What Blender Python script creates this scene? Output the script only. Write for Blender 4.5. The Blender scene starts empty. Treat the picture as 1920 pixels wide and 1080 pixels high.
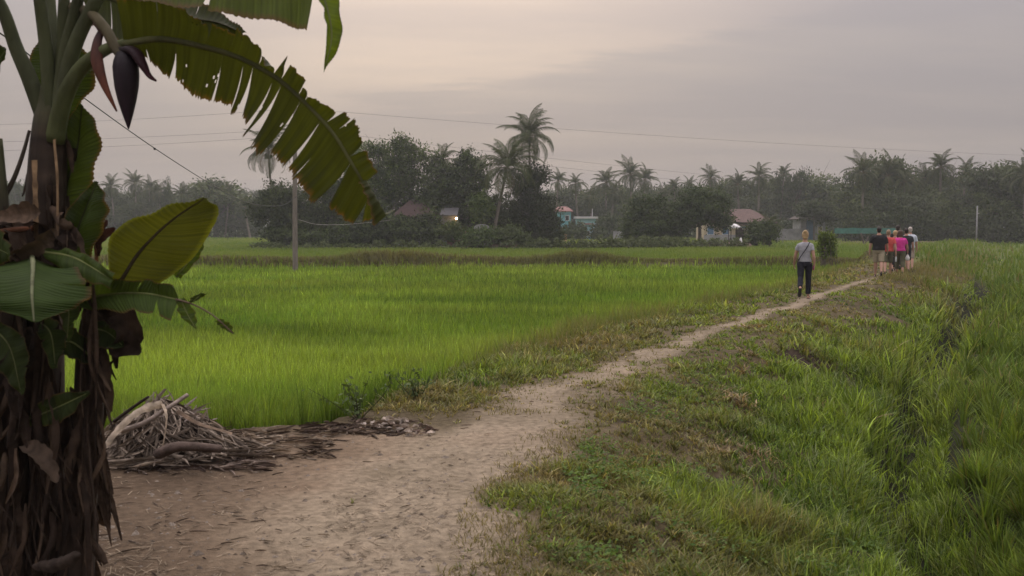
import bpy, math, random
import numpy as np
from mathutils import Vector, Matrix, Euler

S = bpy.context.scene
COL = S.collection
R = math.radians

# ------------------------------------------------------------------ camera
CAMZ = 1.8
FPX = 35.0 / 36.0 * 1920.0
PIT = math.atan(115.0 / FPX)
cd = bpy.data.cameras.new('camera')
cam = bpy.data.objects.new('camera', cd)
COL.objects.link(cam)
cam.location = (0, 0, CAMZ)
cam.rotation_euler = (math.pi / 2 - PIT, 0, 0)
cd.lens = 35; cd.sensor_width = 36
cd.clip_start = 0.1; cd.clip_end = 5000
cd.dof.use_dof = True
cd.dof.focus_distance = 21
cd.dof.aperture_fstop = 5.0
S.camera = cam

# ------------------------------------------------------------------ sky, sun, exposure
SUN_EL, SUN_AZ = R(32), R(-8)            # azimuth from +Y towards +X
w = bpy.data.worlds.new("World"); S.world = w; w.use_nodes = True
nt = w.node_tree; nt.nodes.clear()
def wn(t, **k):
    n = nt.nodes.new(t)
    for a, b in k.items(): setattr(n, a, b)
    return n
def wl(a, b): nt.links.new(a, b)
def wmath(op, a, b=None, clamp=False):
    n = wn('ShaderNodeMath', operation=op, use_clamp=clamp)
    for i, v in enumerate((a, b)):
        if v is None: continue
        if isinstance(v, (int, float)): n.inputs[i].default_value = v
        else: wl(v, n.inputs[i])
    return n.outputs[0]
def wmix(f, a, b, blend='MIX'):
    n = wn('ShaderNodeMix', data_type='RGBA', blend_type=blend)
    if isinstance(f, (int, float)): n.inputs[0].default_value = f
    else: wl(f, n.inputs[0])
    for i, v in ((6, a), (7, b)):
        if isinstance(v, tuple): n.inputs[i].default_value = (*v, 1)
        else: wl(v, n.inputs[i])
    return n.outputs[2]
out = wn('ShaderNodeOutputWorld'); bg = wn('ShaderNodeBackground')
sky = wn('ShaderNodeTexSky', sky_type='NISHITA')
sky.sun_disc = False; sky.sun_elevation = SUN_EL; sky.sun_rotation = SUN_AZ
sky.air_density = 1.5; sky.dust_density = 4.0
tc = wn('ShaderNodeTexCoord')
nrm = wn('ShaderNodeVectorMath', operation='NORMALIZE'); wl(tc.outputs['Generated'], nrm.inputs[0])
sep = wn('ShaderNodeSeparateXYZ'); wl(nrm.outputs[0], sep.inputs[0])
zz = wmath('MAXIMUM', sep.outputs[2], 0.0)
den = wmath('ADD', zz, 0.10)
cx_ = wmath('DIVIDE', sep.outputs[0], den); cy_ = wmath('DIVIDE', sep.outputs[1], den)
cmb = wn('ShaderNodeCombineXYZ'); wl(cx_, cmb.inputs[0]); wl(cy_, cmb.inputs[1])
mp = wn('ShaderNodeMapping'); wl(cmb.outputs[0], mp.inputs[0])
mp.inputs['Location'].default_value = (3.1, 1.3, 0)
mp.inputs['Rotation'].default_value = (0, 0, R(-32))
mp.inputs['Scale'].default_value = (0.30, 0.80, 1)
nz = wn('ShaderNodeTexNoise'); wl(mp.outputs[0], nz.inputs['Vector'])
nz.inputs['Scale'].default_value = 1.6; nz.inputs['Detail'].default_value = 9; nz.inputs['Roughness'].default_value = 0.55
rp = wn('ShaderNodeValToRGB'); wl(nz.outputs[0], rp.inputs[0])
rp.color_ramp.elements[0].position = 0.40; rp.color_ramp.elements[1].position = 0.66
# glow of the hidden sun through the cloud
dt = wn('ShaderNodeVectorMath', operation='DOT_PRODUCT'); wl(nrm.outputs[0], dt.inputs[0])
GE, GA = R(24), R(-2)
dt.inputs[1].default_value = (math.sin(GA) * math.cos(GE), math.cos(GA) * math.cos(GE), math.sin(GE))
mr = wn('ShaderNodeMapRange', interpolation_type='SMOOTHSTEP'); wl(dt.outputs['Value'], mr.inputs[0])
mr.inputs[1].default_value = 0.905; mr.inputs[2].default_value = 1.0
base = (3.26, 2.90, 2.92)
warm = (5.9, 4.7, 3.95)
# edge of a grey cloud bank that slants up to the right
dl = wn('ShaderNodeVectorMath', operation='DOT_PRODUCT'); wl(nrm.outputs[0], dl.inputs[0]); dl.inputs[1].default_value = (-0.19, -0.140, 1.0)
nz2 = wn('ShaderNodeTexNoise'); wl(mp.outputs[0], nz2.inputs['Vector']); nz2.inputs['Scale'].default_value = 3.4; nz2.inputs['Detail'].default_value = 10; nz2.inputs['Roughness'].default_value = 0.62
bk = wn('ShaderNodeMapRange', interpolation_type='SMOOTHSTEP'); bk.inputs[1].default_value = -0.006; bk.inputs[2].default_value = 0.020
wl(wmath('ADD', dl.outputs['Value'], wmath('MULTIPLY', wmath('SUBTRACT', nz2.outputs[0], 0.5), 0.13)), bk.inputs[0])
gl = wmath('MULTIPLY', mr.outputs[0], wmath('ADD', wmath('MULTIPLY', bk.outputs[0], 0.62), wmath('ADD', wmath('MULTIPLY', rp.outputs[0], 0.22), 0.12)), True)
c1 = wmix(gl, base, warm)
# overcast sky brightens towards the zenith
zf = wmath('ADD', wmath('MULTIPLY', wmath('POWER', zz, 2.0), 7.6), 1.0)
c2n = wn('ShaderNodeVectorMath', operation='SCALE'); wl(c1, c2n.inputs[0]); wl(zf, c2n.inputs[3])
cl = wmix(rp.outputs[0], (0.91, 0.92, 0.965), (1.07, 1.06, 1.04))
c3 = wmix(1.0, c2n.outputs[0], cl, 'MULTIPLY')
c4 = wmix(0.07, c3, sky.outputs[0])
wl(c4, bg.inputs[0]); bg.inputs[1].default_value = 0.1
wl(bg.outputs[0], out.inputs[0])

sl = bpy.data.lights.new('sun', 'SUN'); so = bpy.data.objects.new('sun', sl); COL.objects.link(so)
sl.energy = 0.9; sl.angle = R(35); sl.color = (1.0, 0.93, 0.84)
sd = Vector((math.sin(SUN_AZ) * math.cos(SUN_EL), math.cos(SUN_AZ) * math.cos(SUN_EL), math.sin(SUN_EL)))
so.rotation_euler = sd.to_track_quat('Z', 'Y').to_euler()
so.location = (0, 0, 60)

S.view_settings.view_transform = 'Standard'
S.view_settings.look = 'None'
S.view_settings.exposure = 0.0
S.view_settings.gamma = 1.0
S.render.engine = 'CYCLES'
cy = S.cycles
cy.use_denoising = True; cy.denoising_prefilter = 'ACCURATE'
cy.max_bounces = 6; cy.diffuse_bounces = 3; cy.glossy_bounces = 2; cy.transmission_bounces = 4
cy.volume_bounces = 1; cy.transparent_max_bounces = 8
cy.caustics_reflective = False; cy.caustics_refractive = False
cy.sample_clamp_indirect = 4

HAZE = 0.00058
# ------------------------------------------------------------------ helpers
def ray(px, py):
    x = (px - 960) / FPX; y = (540 - py) / FPX
    return np.array([x, math.cos(PIT) + y * math.sin(PIT), -math.sin(PIT) + y * math.cos(PIT)])
CAMP = np.array([0, 0, CAMZ])
def P(px, py, d):
    r = ray(px, py); return CAMP + r * (d / r[1])
def G(px, py, z=0.0):
    r = ray(px, py); return CAMP + r * ((z - CAMZ) / r[2])
def PX(px, d): return (px - 960) / FPX * d * 1.002
def ZY(py, d): return P(960, py, d)[2]

def _h(ix, iy, s):
    n = (ix.astype(np.int64) * 374761393 + iy.astype(np.int64) * 668265263 + s * 974634777) & 0xffffffff
    n = ((n ^ (n >> 13)) * 1274126177) & 0xffffffff
    n = n ^ (n >> 16)
    return (n & 0xffff) / 65535.0
def vn(x, y, s=0):
    x = np.asarray(x, float); y = np.asarray(y, float)
    ix = np.floor(x); iy = np.floor(y); fx = x - ix; fy = y - iy
    fx = fx * fx * (3 - 2 * fx); fy = fy * fy * (3 - 2 * fy)
    a = _h(ix, iy, s); b = _h(ix + 1, iy, s); c = _h(ix, iy + 1, s); d = _h(ix + 1, iy + 1, s)
    return (a * (1 - fx) + b * fx) * (1 - fy) + (c * (1 - fx) + d * fx) * fy
def fbm(x, y, s=0, o=4):
    t = 0; a = 0.5; n = 0
    for i in range(o):
        t = t + a * vn(np.asarray(x) * 2 ** i, np.asarray(y) * 2 ** i, s + i * 17); n += a; a *= 0.5
    return t / n
def sst(a, b, x):
    t = np.clip((np.asarray(x, float) - a) / (b - a), 0, 1); return t * t * (3 - 2 * t)
def lerp(a, b, t): return a + (b - a) * t

def crom(pts, n):
    """Catmull-Rom through the control points, n samples"""
    p = np.asarray(pts, float); m = len(p)
    if m == 2:
        t = np.linspace(0, 1, n)[:, None]; return p[0] * (1 - t) + p[1] * t
    q = np.vstack([2 * p[0] - p[1], p, 2 * p[-1] - p[-2]])
    t = np.linspace(0, m - 1, n); i = np.minimum(t.astype(int), m - 2); f = (t - i)[:, None]
    p0, p1, p2, p3 = q[i], q[i + 1], q[i + 2], q[i + 3]
    return 0.5 * ((2 * p1) + (-p0 + p2) * f + (2 * p0 - 5 * p1 + 4 * p2 - p3) * f ** 2 + (-p0 + 3 * p1 - 3 * p2 + p3) * f ** 3)

class MB:
    def __init__(s): s.V = []; s.F = {}; s.C = []; s.n = 0
    def add(s, V, faces, col=(1, 1, 1)):
        V = np.asarray(V, float).reshape(-1, 3)
        c = np.asarray(col, float)
        if c.ndim == 1: c = np.tile(c[:3], (len(V), 1))
        s.V.append(V); s.C.append(c[:, :3])
        for f in faces:
            f = np.asarray(f, int)
            if f.size: s.F.setdefault(f.shape[1], []).append(f + s.n)
        s.n += len(V); return s
    def grid(s, G3, col=(1, 1, 1), close=False):
        """G3 (a,b,3) grid of points to quads"""
        a, b = G3.shape[:2]
        idx = np.arange(a * b).reshape(a, b)
        if close: idx = np.concatenate([idx, idx[:, :1]], 1)
        f = np.stack([idx[:-1, :-1], idx[:-1, 1:], idx[1:, 1:], idx[1:, :-1]], -1).reshape(-1, 4)
        c = np.asarray(col, float)
        if c.ndim == 3: c = c.reshape(-1, 3)
        return s.add(G3.reshape(-1, 3), [f], c)
    def tube(s, pts, rad, n=8, col=(1, 1, 1), cap=True, flat=1.0, up=None):
        p = np.asarray(pts, float); m = len(p)
        rad = np.broadcast_to(np.asarray(rad, float), (m,)) if np.ndim(rad) < 2 else np.asarray(rad, float)
        ra = rad if rad.ndim == 1 else rad[:, 0]; rb = rad * flat if rad.ndim == 1 else rad[:, 1]
        t = np.gradient(p, axis=0); t /= np.linalg.norm(t, axis=1)[:, None] + 1e-9
        u = np.array(up if up is not None else ([0, 0, 1] if abs(t[0][2]) < 0.9 else [0, 1, 0]), float)
        rings = []
        a = np.linspace(0, 2 * np.pi, n, endpoint=False)
        for i in range(m):
            b = np.cross(t[i], u); b /= np.linalg.norm(b) + 1e-9
            u2 = np.cross(b, t[i]); u = u2
            rings.append(p[i] + np.outer(np.cos(a) * ra[i], b) + np.outer(np.sin(a) * rb[i], u2))
        g = np.array(rings); idx = np.arange(m * n).reshape(m, n)
        j = np.concatenate([idx, idx[:, :1]], 1)
        f4 = np.stack([j[:-1, :-1], j[:-1, 1:], j[1:, 1:], j[1:, :-1]], -1).reshape(-1, 4)
        faces = [f4]; V = g.reshape(-1, 3)
        c = np.asarray(col, float)
        if c.ndim == 2 and len(c) == m: c = np.repeat(c, n, 0)
        if cap:
            V = np.vstack([V, p[0], p[-1]])
            k = np.arange(n); kn = (k + 1) % n
            faces.append(np.vstack([np.stack([kn, k, np.full(n, m * n)], 1), np.stack([k + (m - 1) * n, kn + (m - 1) * n, np.full(n, m * n + 1)], 1)]))
            if c.ndim == 2: c = np.vstack([c, c[:1], c[-1:]])
        return s.add(V, faces, c)
    def box(s, c, size, rz=0.0, col=(1, 1, 1)):
        x, y, z = np.array(size) / 2
        v = np.array([[-x, -y, -z], [x, -y, -z], [x, y, -z], [-x, y, -z], [-x, -y, z], [x, -y, z], [x, y, z], [-x, y, z]])
        ca, sa = math.cos(rz), math.sin(rz)
        v = v @ np.array([[ca, sa, 0], [-sa, ca, 0], [0, 0, 1]]) + np.array(c)
        return s.add(v, [[[0, 3, 2, 1], [4, 5, 6, 7], [0, 1, 5, 4], [1, 2, 6, 5], [2, 3, 7, 6], [3, 0, 4, 7]]], col)
    def ell(s, c, r, n=12, m=8, col=(1, 1, 1)):
        th = np.linspace(0, np.pi, m + 1)[1:-1]; a = np.linspace(0, 2 * np.pi, n, endpoint=False)
        g = np.stack([np.outer(np.sin(th), np.cos(a)), np.outer(np.sin(th), np.sin(a)), np.outer(np.cos(th), np.ones(n))], -1) * np.array(r) + np.array(c)
        k = len(th); idx = np.arange(k * n).reshape(k, n); j = np.concatenate([idx, idx[:, :1]], 1)
        f4 = np.stack([j[:-1, :-1], j[1:, :-1], j[1:, 1:], j[:-1, 1:]], -1).reshape(-1, 4)
        q = np.arange(n); qn = (q + 1) % n
        V = np.vstack([g.reshape(-1, 3), np.array(c) + [0, 0, r[2]], np.array(c) - [0, 0, r[2]]])
        t3 = np.vstack([np.stack([q, qn, np.full(n, k * n)], 1), np.stack([qn + (k - 1) * n, q + (k - 1) * n, np.full(n, k * n + 1)], 1)])
        return s.add(V, [f4, t3], col)
    def mesh(s, name, mat, smooth=False):
        V = np.vstack(s.V).astype(np.float32); C = np.vstack(s.C).astype(np.float32)
        me = bpy.data.meshes.new(name)
        me.vertices.add(len(V)); me.vertices.foreach_set('co', V.ravel())
        loops = []; st = []; o = 0
        for k, fl in s.F.items():
            f = np.vstack(fl); loops.append(f.ravel()); st.append(o + np.arange(len(f)) * k); o += f.size
        loops = np.concatenate(loops).astype(np.int32); st = np.concatenate(st).astype(np.int32)
        me.loops.add(len(loops)); me.loops.foreach_set('vertex_index', loops)
        me.polygons.add(len(st)); me.polygons.foreach_set('loop_start', st)
        me.polygons.foreach_set('use_smooth', np.full(len(st), bool(smooth)))
        a = me.color_attributes.new('Col', 'FLOAT_COLOR', 'POINT')
        a.data.foreach_set('color', np.hstack([C, np.ones((len(C), 1), np.float32)]).ravel())
        me.update(calc_edges=True)
        me.materials.append(mat)
        return me
    def obj(s, name, mat, parent=None, smooth=False):
        o = bpy.data.objects.new(name, s.mesh(name, mat, smooth)); COL.objects.link(o)
        if parent is not None: o.parent = parent
        return o

def tag(o, label=None, cat=None, group=None, kind=None):
    if label: o['label'] = label
    if cat: o['category'] = cat
    if group: o['group'] = group
    if kind: o['kind'] = kind
    return o
def empty(name, loc=(0, 0, 0), rz=0.0, label=None, cat=None, group=None):
    o = bpy.data.objects.new(name, None); COL.objects.link(o)
    o.empty_display_size = 0.2
    o.location = loc; o.rotation_euler = (0, 0, rz)
    return tag(o, label, cat, group)
def link_mesh(name, me, parent=None, loc=(0, 0, 0), rot=(0, 0, 0), scale=(1, 1, 1)):
    o = bpy.data.objects.new(name, me); COL.objects.link(o)
    o.location = loc; o.rotation_euler = rot; o.scale = scale
    if parent is not None: o.parent = parent
    return o

# ------------------------------------------------------------------ materials
def mat(name, color=None, rough=0.7, trans=0.0, noise=0.0, nscale=8.0, bump=0.0, bscale=30.0, spec=0.3, stretch=None, emit=None, metal=0.0, hue2=None, tcol=(1.25, 1.2, 0.55)):
    """colour from the vertex colours when color is None; noise varies it, hue2 is a second colour it drifts to"""
    m = bpy.data.materials.new(name); m.use_nodes = True
    t = m.node_tree; b = t.nodes['Principled BSDF']; o = t.nodes['Material Output']
    def L(a, c): t.links.new(a, c)
    if color is None:
        a = t.nodes.new('ShaderNodeAttribute'); a.attribute_name = 'Col'; c = a.outputs['Color']
    else:
        a = t.nodes.new('ShaderNodeRGB'); a.outputs[0].default_value = (*color, 1); c = a.outputs[0]
    if noise or bump or hue2:
        co = t.nodes.new('ShaderNodeTexCoord'); v = co.outputs['Object']
        if stretch:
            mpn = t.nodes.new('ShaderNodeMapping'); mpn.inputs['Scale'].default_value = stretch; L(v, mpn.inputs[0]); v = mpn.outputs[0]
    if noise:
        n = t.nodes.new('ShaderNodeTexNoise'); n.inputs['Scale'].default_value = nscale; n.inputs['Detail'].default_value = 6
        L(v, n.inputs['Vector'])
        r = t.nodes.new('ShaderNodeMapRange'); r.inputs[1].default_value = 0.3; r.inputs[2].default_value = 0.7
        r.inputs[3].default_value = 1 - noise; r.inputs[4].default_value = 1 + noise * 0.8; L(n.outputs[0], r.inputs[0])
        if hue2:
            x = t.nodes.new('ShaderNodeMix'); x.data_type = 'RGBA'; L(c, x.inputs[6]); x.inputs[7].default_value = (*hue2, 1)
            n2 = t.nodes.new('ShaderNodeTexNoise'); n2.inputs['Scale'].default_value = nscale * 0.37; n2.inputs['Detail'].default_value = 5; L(v, n2.inputs['Vector'])
            r2 = t.nodes.new('ShaderNodeMapRange'); r2.inputs[1].default_value = 0.45; r2.inputs[2].default_value = 0.62; L(n2.outputs[0], r2.inputs[0])
            L(r2.outputs[0], x.inputs[0]); c = x.outputs[2]
        s = t.nodes.new('ShaderNodeVectorMath'); s.operation = 'SCALE'; L(c, s.inputs[0]); L(r.outputs[0], s.inputs[3]); c = s.outputs[0]
    L(c, b.inputs['Base Color'])
    b.inputs['Roughness'].default_value = rough; b.inputs['Specular IOR Level'].default_value = spec; b.inputs['Metallic'].default_value = metal
    if bump:
        n3 = t.nodes.new('ShaderNodeTexNoise'); n3.inputs['Scale'].default_value = bscale; n3.inputs['Detail'].default_value = 8; L(v, n3.inputs['Vector'])
        bp = t.nodes.new('ShaderNodeBump'); bp.inputs['Strength'].default_value = bump; bp.inputs['Distance'].default_value = 0.03
        L(n3.outputs[0], bp.inputs['Height']); L(bp.outputs[0], b.inputs['Normal'])
    if emit:
        b.inputs['Emission Color'].default_value = (*emit[0], 1); b.inputs['Emission Strength'].default_value = emit[1]
    if trans:
        tr = t.nodes.new('ShaderNodeBsdfTranslucent'); mx = t.nodes.new('ShaderNodeMixShader'); mx.inputs[0].default_value = trans
        tm = t.nodes.new('ShaderNodeMix'); tm.data_type = 'RGBA'; tm.blend_type = 'MULTIPLY'; tm.inputs[0].default_value = 1
        L(c, tm.inputs[6]); tm.inputs[7].default_value = (*tcol, 1); L(tm.outputs[2], tr.inputs[0])
        L(b.outputs[0], mx.inputs[1]); L(tr.outputs[0], mx.inputs[2]); L(mx.outputs[0], o.inputs[0])
    return m

M_GROUND = mat('ground', None, 0.95, noise=0.30, nscale=16.0, bump=0.6, bscale=55, spec=0.08)
M_GRASS = mat('grass', None, 0.6, trans=0.38, spec=0.12)
M_LEAF = mat('tree_leaf', None, 0.6, trans=0.22, spec=0.15)
M_PALM = mat('palm_leaf', None, 0.65, trans=0.2, spec=0.15)
M_BARK = mat('bark', (0.11, 0.09, 0.075), 0.9, noise=0.35, nscale=6, bump=0.6, bscale=14)
M_PTRUNK = mat('palm_trunk', (0.17, 0.145, 0.12), 0.9, noise=0.3, nscale=5, bump=0.5, bscale=10, stretch=(1, 1, 4))
M_BAN = mat('banana_leaf', None, 0.6, trans=0.42, spec=0.16, noise=0.14, nscale=7, tcol=(1.5, 1.35, 0.4))
M_BSTEM = mat('banana_stem', None, 0.75, noise=0.5, nscale=7, bump=0.6, bscale=22, stretch=(1, 1, 0.35), spec=0.25)
M_DRY = mat('dry_leaf', None, 0.9, trans=0.12, noise=0.4, nscale=16, bump=0.4, bscale=50, spec=0.15, tcol=(1.1, 0.95, 0.7))
M_BUD = mat('banana_bud', None, 0.55, noise=0.3, nscale=14, bump=0.15, bscale=40, stretch=(3, 3, 0.6), spec=0.2)
M_WOOD = mat('weathered_wood', (0.20, 0.175, 0.155), 0.9, noise=0.35, nscale=7, bump=0.5, bscale=25, stretch=(4, 4, 0.4))
M_WIRE = mat('wire', (0.02, 0.02, 0.02), 0.6)
M_DWIRE = mat('pale_cable', (0.35, 0.33, 0.30), 0.6)
# ------------------------------------------------------------------ terrain
PATH_Y = np.array([0, 5.13, 6.28, 7.4, 8.96, 10.8, 13.1, 15.6, 18.7, 23.7, 28, 34.6, 43, 56, 80, 130, 400])
PATH_X = np.array([-.8, -.74, -.67, -.51, -.14, .58, 1.68, 2.85, 4.4, 6.85, 9.0, 12.6, 16.8, 23.4, 36, 60, 190])
LEFT_Y = np.array([0, 8.8, 9.2, 10.8, 12.7, 14.9, 17.2, 21, 24.9, 30.5, 44.8, 52, 80, 400])
LEFT_X = np.array([-2.6, -2.46, -1.58, -1.04, -.41, .32, 1.29, 3.26, 5.5, 8.6, 15.2, 19.0, 33, 187])
def xc(y): return np.interp(y, PATH_Y, PATH_X)
def xl(y): return np.interp(y, LEFT_Y, LEFT_X)
def field_left(x, y):
    """1 in the paddy left of the path"""
    n = (fbm(np.asarray(x) * 1.3, np.asarray(y) * 1.3, 5, 3) - 0.5) * 0.7
    return sst(0.0, 0.55, xl(y) - x + n) * sst(8.7, 9.25, y + n * 0.8)
BUND_Y = 50.5
def bund(x, y):
    """low earth bund that crosses between the two paddies"""
    c = BUND_Y + (fbm(np.asarray(x) * 0.15, np.zeros_like(np.asarray(x, float)), 31, 2) - 0.5) * 2.0
    e = sst(20.5, 18.5, x)
    return np.exp(-((np.asarray(y) - c) / 0.75) ** 2) * e
def height(x, y):
    x = np.asarray(x, float); y = np.asarray(y, float)
    u = x - xc(y)
    fl = field_left(x, y)
    z = np.zeros_like(u)
    z = z - 0.40 * fl
    far = sst(45, 90, y)
    slope = sst(0.7, 3.5, u) * -0.62 + sst(3.15, 3.65, u) * -0.42 + sst(3.95, 4.35, u) * 0.46
    slope = lerp(slope, sst(0.7, 2.5, u) * -0.4, far)
    z = z + slope
    bank = sst(0.5, 1.5, u) * (1 - sst(4.5, 6, u))
    z = z + ((fbm(x * 1.1, y * 1.1, 3, 4) - 0.5) * (0.07 + 0.28 * bank) - np.abs(fbm(x * 2.1, y * 2.1, 13, 3) - .5) * .22 * bank) * (1 - fl) * (1 - 0.7 * far)
    z = z + (fbm(x * 0.35, y * 0.35, 8, 2) - 0.5) * 0.16 * (1 - fl) * sst(9, 14, y)
    z = z + bund(x, y) * 0.52
    return z
def bare(x, y):
    """how bare and trodden the earth is"""
    u = x - xc(y)
    n = fbm(x * 1.5, y * 1.5, 41, 4) - 0.5
    n2 = fbm(x * 0.6, y * 0.6, 44, 3) - 0.5
    wid = np.interp(y, [5, 8, 9.5, 12, 14, 18, 24, 30, 45], [0.64, 0.64, 0.54, 0.38, 0.26, 0.20, 0.18, 0.16, 0.05])
    b = (1 - sst(0.35, 1.8, np.abs(u + n2 * 0.25) / wid + n * 2.0)) * (1 - .45 * sst(.56, .68, fbm(x * 2.4, y * 1.1, 47, 3)) * sst(8.6, 10, y) * sst(20, 15, y)) * sst(46, 40, y)
    left = sst(0.35, -0.6, u + n * 0.9) * sst(10.0, 8.6, y + n * 1.8)
    return np.clip(np.maximum(b, left), 0, 1)

def axis(lo, hi, c, fine, growth, lim):
    a = [c]; s = fine
    while a[-1] < hi:
        if a[-1] > lim[1]: s *= growth
        a.append(a[-1] + s)
    b = [c]; s = fine
    while b[-1] > lo:
        if b[-1] < lim[0]: s *= growth
        b.append(b[-1] - s)
    return np.array(sorted(set(a + b)))
gx = axis(-650, 650, 0, 0.11, 1.045, (-7, 16))
gy = axis(-25, 640, 6, 0.11, 1.03, (2, 22))
XX, YY = np.meshgrid(gx, gy, indexing='ij')
ZZ = height(XX, YY)
bw = bare(XX, YY)
fl = field_left(XX, YY)
uu = XX - xc(YY)
n1 = fbm(XX * 2.2, YY * 2.2, 61, 4)[..., None]; n2 = fbm(XX * 0.7, YY * 0.7, 63, 4)[..., None]
c_path = lerp(np.array([.175, .142, .098]), np.array([.320, .265, .192]), n1)
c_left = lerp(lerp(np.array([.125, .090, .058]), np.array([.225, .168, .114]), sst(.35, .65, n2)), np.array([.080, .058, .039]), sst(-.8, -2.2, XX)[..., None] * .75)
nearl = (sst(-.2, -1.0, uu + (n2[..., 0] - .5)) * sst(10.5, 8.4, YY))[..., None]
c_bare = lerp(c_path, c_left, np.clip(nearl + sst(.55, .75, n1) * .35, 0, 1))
c_soil = lerp(np.array([.060, .048, .027]), np.array([.125, .100, .058]), n2)
c_soil = lerp(c_soil, np.array([.020, .022, .011]), (sst(2.6, 3.3, uu) * sst(5.2, 4.2, uu))[..., None])  # soil darkened along the ditch, the shade of the hollow put into its colour
c_soil = lerp(c_soil, np.array([.10, .12, .035]), sst(42, 52, YY)[..., None])
for (ax, ay, ar, b_) in ((1.55, 8.1, .5, .35), (1.9, 7.5, .5, .3), (1.2, 9.4, .35, .3), (2.3, 10.6, .4, .3), (2.5, 7.0, .4, .25), (4.5, 15.0, .6, .4), (7.2, 19.8, .4, .35)):
    c_soil = lerp(c_soil, np.array([.040, .029, .022]), np.exp(-(((XX - ax) / ar) ** 2 + ((YY - ay) / b_) ** 2) ** 2)[..., None])
c_fld = np.broadcast_to(np.array([.085, .13, .025]), c_soil.shape)
rf = sst(4.2, 5.5, uu)[..., None]
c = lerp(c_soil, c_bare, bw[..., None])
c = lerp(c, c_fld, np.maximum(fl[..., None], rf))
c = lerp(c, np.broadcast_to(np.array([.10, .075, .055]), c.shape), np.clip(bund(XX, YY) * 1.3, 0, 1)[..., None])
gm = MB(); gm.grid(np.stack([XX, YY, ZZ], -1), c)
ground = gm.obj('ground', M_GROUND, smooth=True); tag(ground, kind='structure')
# faces of the grid must look up
ground.data.flip_normals() if ground.data.polygons[0].normal.z < 0 else None

# ------------------------------------------------------------------ blades
rng = np.random.default_rng(7)
def sample(n, y0, y1, margin=0.05, x0=None, x1=None):
    """points whose density falls with distance, level of detail round the place one stands"""
    y = 1.0 / rng.uniform(1 / y1, 1 / y0, n)
    hw = y * (0.515 + margin) + 0.6
    x = rng.uniform(-1, 1, n) * hw
    return x, y
def add_blades(mb, x, y, z, h, wd, az, lean, col, seg=True):
    n = len(x)
    ph = az + rng.normal(1.5708, 0.5, n)
    side = np.stack([np.cos(ph), np.sin(ph), np.zeros(n)], 1)
    d = np.stack([np.cos(az), np.sin(az), np.zeros(n)], 1)
    b = np.stack([x, y, z], 1)
    up = np.array([0, 0, 1.0])
    hh = h[:, None]; ww = wd[:, None]; le = lean[:, None]
    def at_(f):
        return b + up * hh * (f - .30 * np.minimum(le, 1.0) ** 2 * f * f) + d * le * hh * f ** 1.9 * .95
    m1 = at_(.42); m2 = at_(.76); tip = at_(1.0)
    V = np.stack([b - side * ww * .45, b + side * ww * .45, m1 + side * ww * .5, m1 - side * ww * .5, m2 + side * ww * .36, m2 - side * ww * .36, tip], 1).reshape(-1, 3)
    k = np.arange(n)[:, None] * 7
    q = np.vstack([k + np.array([[0, 1, 2, 3]]), k + np.array([[3, 2, 4, 5]])]); t = k + np.array([[5, 4, 6]])
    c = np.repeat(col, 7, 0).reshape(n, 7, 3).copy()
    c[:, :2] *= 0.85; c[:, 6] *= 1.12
    mb.add(V, [q, t], c.reshape(-1, 3))
def pxw(y, f=0.9): return y / 996.0 * f
def mixc(a, b, t): return np.asarray(a)[None] * (1 - t[:, None]) + np.asarray(b)[None] * t[:, None]

# ---- young rice in the paddy left of the path
mb = MB()
x, y = sample(430000, 8.8, 49.8)
f = field_left(x, y) * (1 - .75 * sst(.34, .22, fbm(x * 1.6, y * 1.6, 611, 3)) * sst(30, 16, y)); keep = (rng.random(len(x)) < f) & (x < xl(y) + .25); x, y = x[keep], y[keep]
# clumps: hills of rice
cell = 0.16; jx = np.round(x / cell) * cell; jy = np.round(y / cell) * cell
near = sst(24, 14, y); x = lerp(x, jx + rng.normal(0, .03, len(x)), near * .75); y = lerp(y, jy + rng.normal(0, .03, len(y)), near * .75)
nn = fbm(x * .35, y * .35, 71, 4); nf = fbm(x * 2.1, y * 2.1, 74, 3); nb = fbm(x * .12, y * .30, 77, 3)
edge = np.exp(-np.clip(xl(y) - x, 0, 9) / 1.1)
h = (.29 + .18 * nn + .10 * nf) * rng.uniform(.72, 1.12, len(x))
t = np.clip(nn * .9 + nb * .9 - .45 + rng.normal(0, .16, len(x)), 0, 1)
colr = (.80 + .42 * sst(.3, .7, fbm(x * .22, y * .5, 517, 3)))[:, None] * mixc((.105, .188, .024), (.235, .318, .052), np.clip(t * 1.15 - .05, 0, 1)) * np.exp(rng.normal(0, .24, len(x)))[:, None]
yel = np.clip(edge * sst(10, 17, y) * (.35 + .9 * nf) + (rng.random(len(x)) < .03) * .5, 0, 1)
colr = colr * (1 - yel[:, None]) + np.array([.185, .195, .060]) * yel[:, None]
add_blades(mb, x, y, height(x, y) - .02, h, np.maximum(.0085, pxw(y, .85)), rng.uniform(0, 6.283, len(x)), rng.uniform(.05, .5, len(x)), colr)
tag(mb.obj('rice_field', M_GRASS), 'bright green young rice filling the paddy left of the dirt path', 'rice', kind='stuff')

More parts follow.
